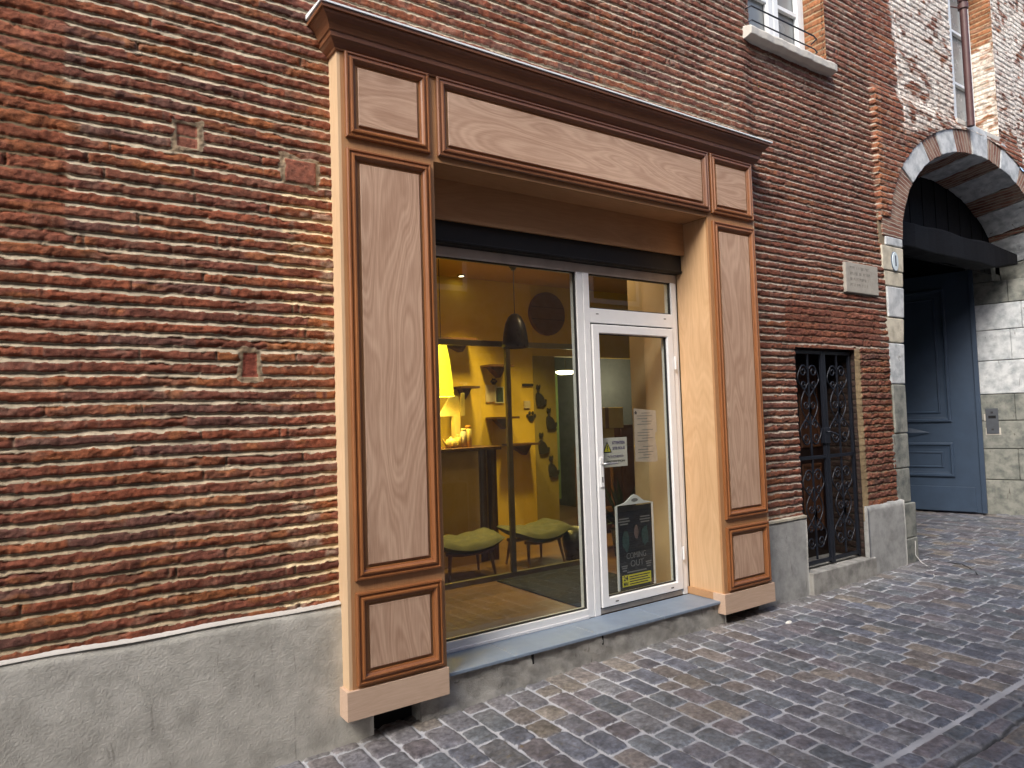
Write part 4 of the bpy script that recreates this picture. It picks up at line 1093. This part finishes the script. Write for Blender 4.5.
# footstools
def footstool(x, y, rz, label, first=None):
    if first:
        r = first.copy(); COL.objects.link(r); r.location = (x, y, FZ); r.rotation_euler = (0, 0, rz); r['label'] = label
        for ch in first.children:
            c = ch.copy(); COL.objects.link(c); c.parent = r
        return r
    t = thing('footstool', label, 'stool', (x, y, FZ), 'curved footstools in the shop', rz or 1e-6)
    mb = MB(); nu, nv = 26, 18; Wd, Dp = .68, .46
    for s in (1, -1):
        for i in range(nu+1):
            for j in range(nv+1):
                u = i/nu*2-1; v = j/nv*2-1
                e = max(0, (1-abs(u)**4))*max(0, (1-abs(v)**4))
                zc = .285+.075*u*u+.02*v
                cr = (.010*math.sin(v*7+u*9)+.006*math.sin(v*13-u*5))*(s > 0)
                mb.v.append((u*Wd/2*(1-.04*v*v), v*Dp/2*(1-.10*u*u), zc+(s*.060*math.sqrt(e) if s > 0 else -.050*math.sqrt(e))+cr*e))
    m = (nu+1)*(nv+1)
    for k in (0, 1):
        for i in range(nu):
            for j in range(nv):
                a = k*m+i*(nv+1)+j; q = (a, a+nv+1, a+nv+2, a+1)
                mb.f.append(q if k == 0 else q[::-1]); mb.sm.append(True)
    obj('cushion', mb, M['cushion'], t, local=True)
    fr = MB()
    for i in (0, 1):
        yy = -.13+.26*i
        fr.tube([(-.24, yy, .245), (-.1, yy, .222), (.1, yy, .222), (.24, yy, .245)], .017, 8)
    obj('seat_frame', fr, M['mwood'], t, local=True)
    for sx in (-1, 1):
        for sy in (-1, 1):
            obj('leg', MB().tube([(sx*.20, sy*.13, .235), (sx*.235, sy*.17, .0)], [.019, .011], 10), M['mwood'], t, local=True)
    return t
fs1 = footstool(-.10, 1.74, R(-4), 'green grey cushioned footstool on wooden legs left of the partition post')
footstool(.72, 1.76, R(6), 'green grey cushioned footstool on wooden legs right of the partition post', fs1)
# counter
ct = thing('shop_counter', 'amber lit wooden counter with dark edge and end post deep in the shop', 'counter', (-.3, 2.35, FZ))
obj('counter_top', MB().box(-1.6, .60, 2.12, 2.62, 1.065, 1.10), M['dwood'], ct, bevel=.004)
obj('counter_front', MB().box(-1.6, .33, 2.14, 2.55, FZ, 1.065), M['counter'], ct)
obj('end_post', MB().box(.36, .43, 2.16, 2.6, FZ, 1.065).box(.50, .56, 2.16, 2.6, FZ, 1.065), M['dwood'], ct, bevel=.003)
obj('end_panel', MB().box(.4301, .4999, 2.24, 2.5, FZ, 1.065), M['counter'], ct)
# objects on counter
tp = thing('teapot', 'small cream teapot glowing in lamp light at left end of counter', 'teapot', (.11, 2.3, 1.10))
obj('body', MB().lathe([(.0,1.100),(.045,1.100),(.062,1.125),(.060,1.160),(.040,1.190),(.012,1.198),(.010,1.212),(0,1.214)], .11, 2.3, 20), M['white_obj'], tp)
obj('spout', MB().tube([(.06,2.3,1.135),(.03,2.3,1.165),(.015,2.3,1.195)], [.012,.009,.007], 8), M['white_obj'], tp)
obj('handle', MB().tube([(.165,2.3,1.175),(.195,2.3,1.165),(.195,2.3,1.135),(.168,2.3,1.12)], .006, 8), M['white_obj'], tp)
for (x, h, r, lb, mt) in ((.215,.13,.030,'short pale jar beside the teapot on the counter','white_obj'), (.275,.19,.030,'tall pale canister between jar and carton on the counter','paper'),
                      (.335,.22,.034,'tallest pale carton at right end of the counter group','white_obj')):
    j = thing('jar', lb, 'jar', (x, 2.33, 1.10), 'jars and cartons on the counter')
    obj('body', MB().lathe([(0,1.10),(r,1.10),(r,1.10+h*.8),(r*.7,1.10+h*.86),(0,1.10+h*.86)], x, 2.33, 14), M[mt], j)
    obj('lid', MB().lathe([(0,1.10+h*.861),(r*.8,1.10+h*.861),(r*.8,1.10+h),(0,1.10+h)], x, 2.33, 14), plain('orange_lid', (.6,.25,.03), .5) if x > .3 else M['white_obj'], j)
o = obj('stacked_paper_display', MB().box(.23, .30, 2.42, 2.50, 1.10, 1.42).prism([(.06,1.42),(.34,1.42),(.30,1.62),(.22,1.66)], 2.45, 2.47).prism([(.30,1.42),(.37,1.42),(.37,1.66),(.33,1.66)], 2.44, 2.46), M['white_obj'], None, bevel=.003)
tag(o, 'pale angled card display standing on the counter behind the jars', 'display')
# wall shelves (triangular brackets) on the amber wall
for i, (x0, x1, z, lb) in enumerate(((.95, 1.28, 1.98, 'topmost dark wall shelf on angled bracket on the amber wall'), (1.00, 1.33, 1.375, 'middle dark wall shelf on angled bracket on the amber wall'),
                         (1.22, 1.62, 1.055, 'lowest dark wall shelf on the amber wall right of the post'), (.28, .78, 2.27, 'high dark wall shelf beside the yellow lamp'), (.55, .80, 1.73, 'short dark wall shelf above the counter'))):
    s = thing('wall_shelf', lb, 'shelf', ((x0+x1)/2, 3.0, z), 'dark wall shelves in the shop')
    obj('shelf_board', MB().box(x0, x1, 2.82, 3.045, z, z+.025), M['dwood'], s)
    obj('bracket', MB().prism([(x0+.08, z-.001), (x1-.12, z-.12), (x1-.04, z-.001)], 2.94, 3.045), M['dwood'], s)
# framed picture and small notes on the amber wall
for (x, z, w, h, mt, lb) in ((1.20,1.66,.10,.17,'teal','small green framed card on the amber wall'), (1.09,1.68,.16,.20,'paper2','pale sheet of paper on the amber wall'), (1.62,1.78,.16,.03,'slab_black','thin dark lettering strip on the amber wall right of the post'),
                             (1.60,1.54,.09,.09,'paper2','little square pale note on the amber wall above the paw print')):
    f_ = thing('wall_card', lb, 'card', (x, 3.04, z-h/2))
    obj('card_sheet', MB().box(x-w/2, x+w/2, 3.034, 3.046, z-h/2, z+h/2), M[mt], f_)
    if mt == 'teal': obj('card_border', frame_mb(x-w/2-.012, x+w/2+.012, z-h/2-.012, z+h/2+.012, 3.046, [(0,0),(0,.014),(.012,.014),(.012,0)]), M['paper'], f_)
# paw prints
def paw(x, z, s, lb):
    t = thing('paw_print', lb, 'decal', (x, 3.04, z), 'paw print decals on the amber wall')
    def el(cx, cz, rx, rz): return MB().prism([(cx+rx*math.cos(a), cz+rz*math.sin(a)) for a in np.linspace(0, 2*math.pi, 14, endpoint=False)], 3.036, 3.048)
    obj('pad', el(x, z, .034*s, .028*s), M['slab_black'], t)
    for (a, b) in ((-.045, .025), (-.018, .052), (.018, .052), (.045, .025)): obj('toe', el(x+a*s, z+b*s, .013*s, .018*s), M['slab_black'], t)
paw(1.66, 1.37, 1.25, 'larger dark paw print above the lowest shelf right of the post'); paw(1.13, 1.80, .8, 'smaller dark paw print on the amber wall between the shelves')
# cat silhouettes
def cat(x, z, s, lb, f=1):
    t = thing('cat_figure', lb, 'wall figure', (x, 3.03, z), 'black cat silhouettes on the olive wall')
    pts = [(-.055,0),(.045,0),(.085,.03),(.095,.075),(.08,.08),(.062,.05),(.05,.10),(.02,.14),(-.01,.155),(-.03,.17),(-.06,.15),(-.068,.09)]
    pts = [(x+f*a*s, z+b*s) for a, b in pts]
    if f < 0: pts = pts[::-1]
    obj('body', MB().prism(pts, 3.02, 3.044), M['slab_black'], t)
    hd = [(-.045,.20),(-.012,.20),(.0,.225),(.0,.262),(-.012,.248),(-.032,.248),(-.045,.262),(-.055,.225)]
    hd = [(x+f*a*s, z+b*s) for a, b in hd]
    if f < 0: hd = hd[::-1]
    obj('head', MB().prism(hd, 3.02, 3.044), M['slab_black'], t)
cat(1.80, 1.52, 1.0, 'topmost black cat silhouette on the olive wall'); cat(1.95, 1.23, 1.0, 'second black cat silhouette from the top on the olive wall')
cat(1.82, .93, 1.0, 'third black cat silhouette from the top on the olive wall'); cat(1.96, .64, 1.0, 'lowest black cat silhouette on the olive wall')
# wooden disc
dk = thing('wooden_wall_disc', 'large round dark wooden disc hanging high on the amber wall', 'wall disc', (1.95, 3.0, 2.40))
obj('disc', MB().prism([(1.93+.27*math.cos(a), 2.665+.27*math.sin(a)) for a in np.linspace(0, 2*math.pi, 48, endpoint=False)], 2.985, 3.04), wood('round_plank_wood', (.085,.040,.016), (.19,.095,.038), 'x', .8, .6), dk, bevel=.006)
obj('plank_seam', MB().box(1.672, 2.188, 2.982, 2.9845, 2.738, 2.744).box(1.672, 2.188, 2.982, 2.9845, 2.588, 2.594), M['dark_hole'], dk)
# pendant lamp
pd = thing('pendant_lamp', 'charcoal bell shaped pendant lamp hanging behind the shop window', 'pendant lamp', (.175, 1.2, 2.0))
LX, LYY = .175, 1.2
obj('ceiling_rose', MB().lathe([(0,2.70),(.018,2.70),(.045,2.745),(.052,2.80)], LX, LYY, 20), M['pend'], pd)
obj('cord', MB().tube([(LX, LYY, 2.70), (LX, LYY, 2.30)], .004, 6), M['pend'], pd)
obj('lamp_shade', MB().lathe([(.012,2.31),(.030,2.305),(.060,2.28),(.088,2.22),(.105,2.14),(.116,2.05),(.120,2.005),(.117,2.005),(.112,2.05),(.10,2.13),(.08,2.21),(.05,2.27),(.0,2.29)], LX, LYY, 32), M['pend'], pd)
# yellow shade lamp
yl = thing('yellow_lamp', 'lit yellow patterned cone lamp shade glowing above the counter', 'pendant lamp', (-.03, 2.2, 1.6))
ys_ = obj('lamp_shade', MB().lathe([(.035,2.16),(.055,2.14),(.085,1.98),(.105,1.80),(.118,1.615)], -.03, 2.2, 30), M['shade_yellow'], yl)
for i in range(60):
    a = R(-160+ (i*37) % 140); t = ((i*13) % 60)/60; z = 1.64+t*.46; r = .119-.06*t**1.2+.002
    obj('printed_dot', MB().lathe([(0,z-.005),(.005,z),(0,z+.005)], -.03+r*math.cos(a), 2.2+r*math.sin(a), 6), M['dot'], ys_) if i < 46 else None
obj('cord', MB().tube([(-.03,2.2,2.16),(-.03,2.2,3.02)], .004, 6), M['pend'], yl)
# ceiling spot, back room lamp
sp_ = thing('ceiling_spot', 'small lit recessed ceiling spot at upper left of the shop', 'ceiling light', (.655, 2.9, 3.0))
obj('lamp_lens', MB().lathe([(0,3.010),(.030,3.010),(.030,3.018)], .655, 2.92, 16), M['lamp_on'], sp_)
obj('rim', MB().lathe([(.031,3.006),(.045,3.006),(.045,3.02)], .655, 2.92, 16), M['rail'], sp_)
bl_ = thing('ceiling_lamp', 'bright oval flush ceiling lamp in the green back room', 'ceiling light', (3.15, 4.2, 2.1))
obj('diffuser', MB().lathe([(0,2.00),(.10,2.005),(.14,2.03),(.14,2.05)], 3.15, 4.2, 24), M['lamp_on'], bl_)
obj('lamp_base', MB().lathe([(.145,2.05),(.145,2.07),(0,2.07)], 3.15, 4.2, 24).tube([(3.15,4.2,2.07),(3.15,4.2,3.02)], .006, 6), M['rail'], bl_)
o = obj('brown_wall_picture', MB().box(3.05, 3.42, 4.9, 4.93, 1.42, 2.0).box(3.2, 3.26, 4.93, 5.2, 1.6, 1.7), M['mwood'], None, bevel=.004); tag(o, 'brown framed picture on the green back room wall', 'picture')
o = obj('green_curtain', MB().add([(x, 5.1+.03*math.sin(x*40), z) for x in np.linspace(3.1, 4.1, 120) for z in (.05, 2.1)], [(i*2, i*2+2, i*2+3, i*2+1) for i in range(119)], True), plain('olive_green_curtain', (.20,.27,.10), .9), None)
tag(o, 'pleated green curtain at the rear of the back room', 'curtain')
# things behind the door glass
rk = thing('dark_shelf_rack', 'dark shelf rack holding boxes seen through the entrance door', 'shelf rack', (1.66, 1.75, FZ))
obj('rack_board', MB().box(1.42, 1.95, 1.62, 1.95, 1.02, 1.045).box(1.42, 1.95, 1.62, 1.95, .35, .375), M['dwood'], rk)
for x in (1.42, 1.925): obj('upright', MB().box(x, x+.025, 1.90, 1.95, FZ, 1.02), M['dwood'], rk)
bx = thing('cardboard_box', 'lower small cardboard box with dark slot behind the warning notice', 'box', (1.60, 1.75, 1.045), 'cardboard boxes behind the door')
obj('carton', MB().box(1.46, 1.74, 1.66, 1.9, 1.046, 1.24), M['cardboard'], bx, bevel=.003); obj('hand_slot', MB().box(1.53, 1.66, 1.655, 1.6595, 1.10, 1.125), M['dark_hole'], bx)
bx = thing('cardboard_box', 'upper larger cardboard box stacked above the slotted box behind the door', 'box', (1.62, 1.75, 1.24), 'cardboard boxes behind the door')
obj('carton', MB().box(1.44, 1.86, 1.64, 1.92, 1.241, 1.46), M['cardboard'], bx, bevel=.003); obj('tape', MB().box(1.60, 1.65, 1.638, 1.6398, 1.241, 1.46), M['mwood'], bx)
pt = thing('house_plant', 'dark leafy pot plant seen low through the entrance door', 'plant', (1.62, 1.55, FZ))
obj('pot', MB().lathe([(0,FZ),(.10,FZ),(.13,.22),(.12,.22),(0,.20)], 1.62, 1.45, 20), M['pend'], pt)
lf = MB(); rr = random.Random(9)
for i in range(70):
    a = rr.random()*6.28; e = rr.uniform(.3, 1.35); L = rr.uniform(.25, .62); w = rr.uniform(.012, .03)
    d = Vector((math.cos(a)*math.cos(e), math.sin(a)*math.cos(e), math.sin(e))); s = d.cross(Vector((0,0,1))).normalized()*w
    p = Vector((1.62, 1.45, .22)); m_ = p+d*L*.6; t_e = p+d*L-Vector((0,0,L*.12))
    lf.add([p, m_+s, t_e, m_-s], [(0,1,2,3)])
obj('foliage', lf, M['leaf'], pt)
# a dark backdrop cupboard beside the door sight line
o = obj('dark_cupboard', MB().box(2.3, 3.0, 2.55, 3.0, FZ, 1.25).box(2.32, 2.64, 2.535, 2.549, .0, 1.2).box(2.66, 2.98, 2.535, 2.549, .0, 1.2), M['dwood'], None, bevel=.004)
tag(o, 'low dark wooden cupboard against the back wall behind the plant', 'cupboard')
bag = obj('wire_basket', MB().lathe([(.10,FZ),(.13,.10),(.14,.26),(.135,.26),(.12,.10),(.09,FZ+.01),(0,FZ+.01)], 1.12, 1.62, 20), M['pend'], None)
tag(bag, 'dark basket standing right of the footstools inside the shop', 'basket')

# interior lamps (lit ones seen through the glass, plus added fill lights)
def point(name, loc, w, col, r=.08):
    l = bpy.data.lights.new(name, 'POINT'); l.energy = w; l.color = col; l.shadow_soft_size = r
    o = bpy.data.objects.new(name, l); o.location = loc; COL.objects.link(o)
point('shop_lamp_light', (-.03, 2.2, 1.72), 22, (1, .70, .20), .07)
def spot(name, loc, w, col, ang=120, r=.1):
    l = bpy.data.lights.new(name, 'SPOT'); l.energy = w; l.color = col; l.shadow_soft_size = r; l.spot_size = R(ang); l.spot_blend = .8
    o = bpy.data.objects.new(name, l); o.location = loc; COL.objects.link(o)
spot('spot_light', (.655, 2.45, 2.98), 125, (1, .72, .20), 92)
spot('spot_light', (-.55, 1.95, 2.98), 125, (1, .72, .20), 92)  # added spot without a fitting, brightens floor, stools and counter
spot('spot_light', (1.45, 2.1, 2.98), 110, (1, .72, .20), 96)  # another added spot, no lamp modelled here
point('back_room_light', (3.15, 4.0, 1.85), 16, (1, .85, .5), .08)
point('entrance_fill', (.50, .75, 2.7), 3.2, (1, .78, .48), .08)  # added fill by the entrance, brightens the cream wall

# ------------------------------------------------------------------ light, sky, camera
SUN_EL, SUN_AZ = 48, 0
w = bpy.data.worlds.new('World'); scene.world = w; w.use_nodes = True; nt = w.node_tree
sky = nt.nodes.new('ShaderNodeTexSky'); sky.sky_type = 'NISHITA'; sky.sun_disc = False
sdir = Vector((-.62, -.36, .70)).normalized()
sky.sun_elevation = math.asin(sdir.z); sky.sun_rotation = math.atan2(sdir.x, sdir.y)
sky.air_density = 1.0; sky.dust_density = 3.0; sky.ozone_density = 1.0
bg = nt.nodes['Background']; bg.inputs[1].default_value = .15; nt.links.new(sky.outputs[0], bg.inputs[0])
sl_ = bpy.data.lights.new('sun', 'SUN'); sl_.energy = 1.5; sl_.angle = R(22); sl_.color = (1, .90, .78)
so = bpy.data.objects.new('sun', sl_); COL.objects.link(so)
sl_.color = (1, .94, .86)
so.rotation_euler = (-sdir).to_track_quat('-Z', 'Y').to_euler()

yaw, pitch, roll = R(34.51758303), R(2.76815059), R(-1.84426468)
f = Vector((math.sin(yaw)*math.cos(pitch), math.cos(yaw)*math.cos(pitch), math.sin(pitch)))
r = Vector((math.cos(yaw), -math.sin(yaw), 0)); u = r.cross(f)
r2 = r*math.cos(roll)+u*math.sin(roll); u2 = -r*math.sin(roll)+u*math.cos(roll)
cam = bpy.data.cameras.new('camera'); cam.sensor_width = 36; cam.lens = 700.72*36/1024; cam.clip_end = 500; cam.clip_start = .05
co_ = bpy.data.objects.new('camera', cam); COL.objects.link(co_)
mw = Matrix.Identity(4)
for i in range(3): mw[i][0] = r2[i]; mw[i][1] = u2[i]; mw[i][2] = -f[i]
mw.translation = Vector((-3.37839691, -3.89147418, 1.38322718)); co_.matrix_world = mw
scene.camera = co_
vs_ = scene.view_settings; vs_.view_transform = 'Standard'; vs_.look = 'None'; vs_.exposure = 1.18; vs_.gamma = 1
scene.cycles.use_denoising = True; scene.cycles.max_bounces = 8; scene.cycles.transparent_max_bounces = 12
scene.cycles.sample_clamp_indirect = 6; scene.cycles.caustics_reflective = False; scene.cycles.caustics_refractive = False
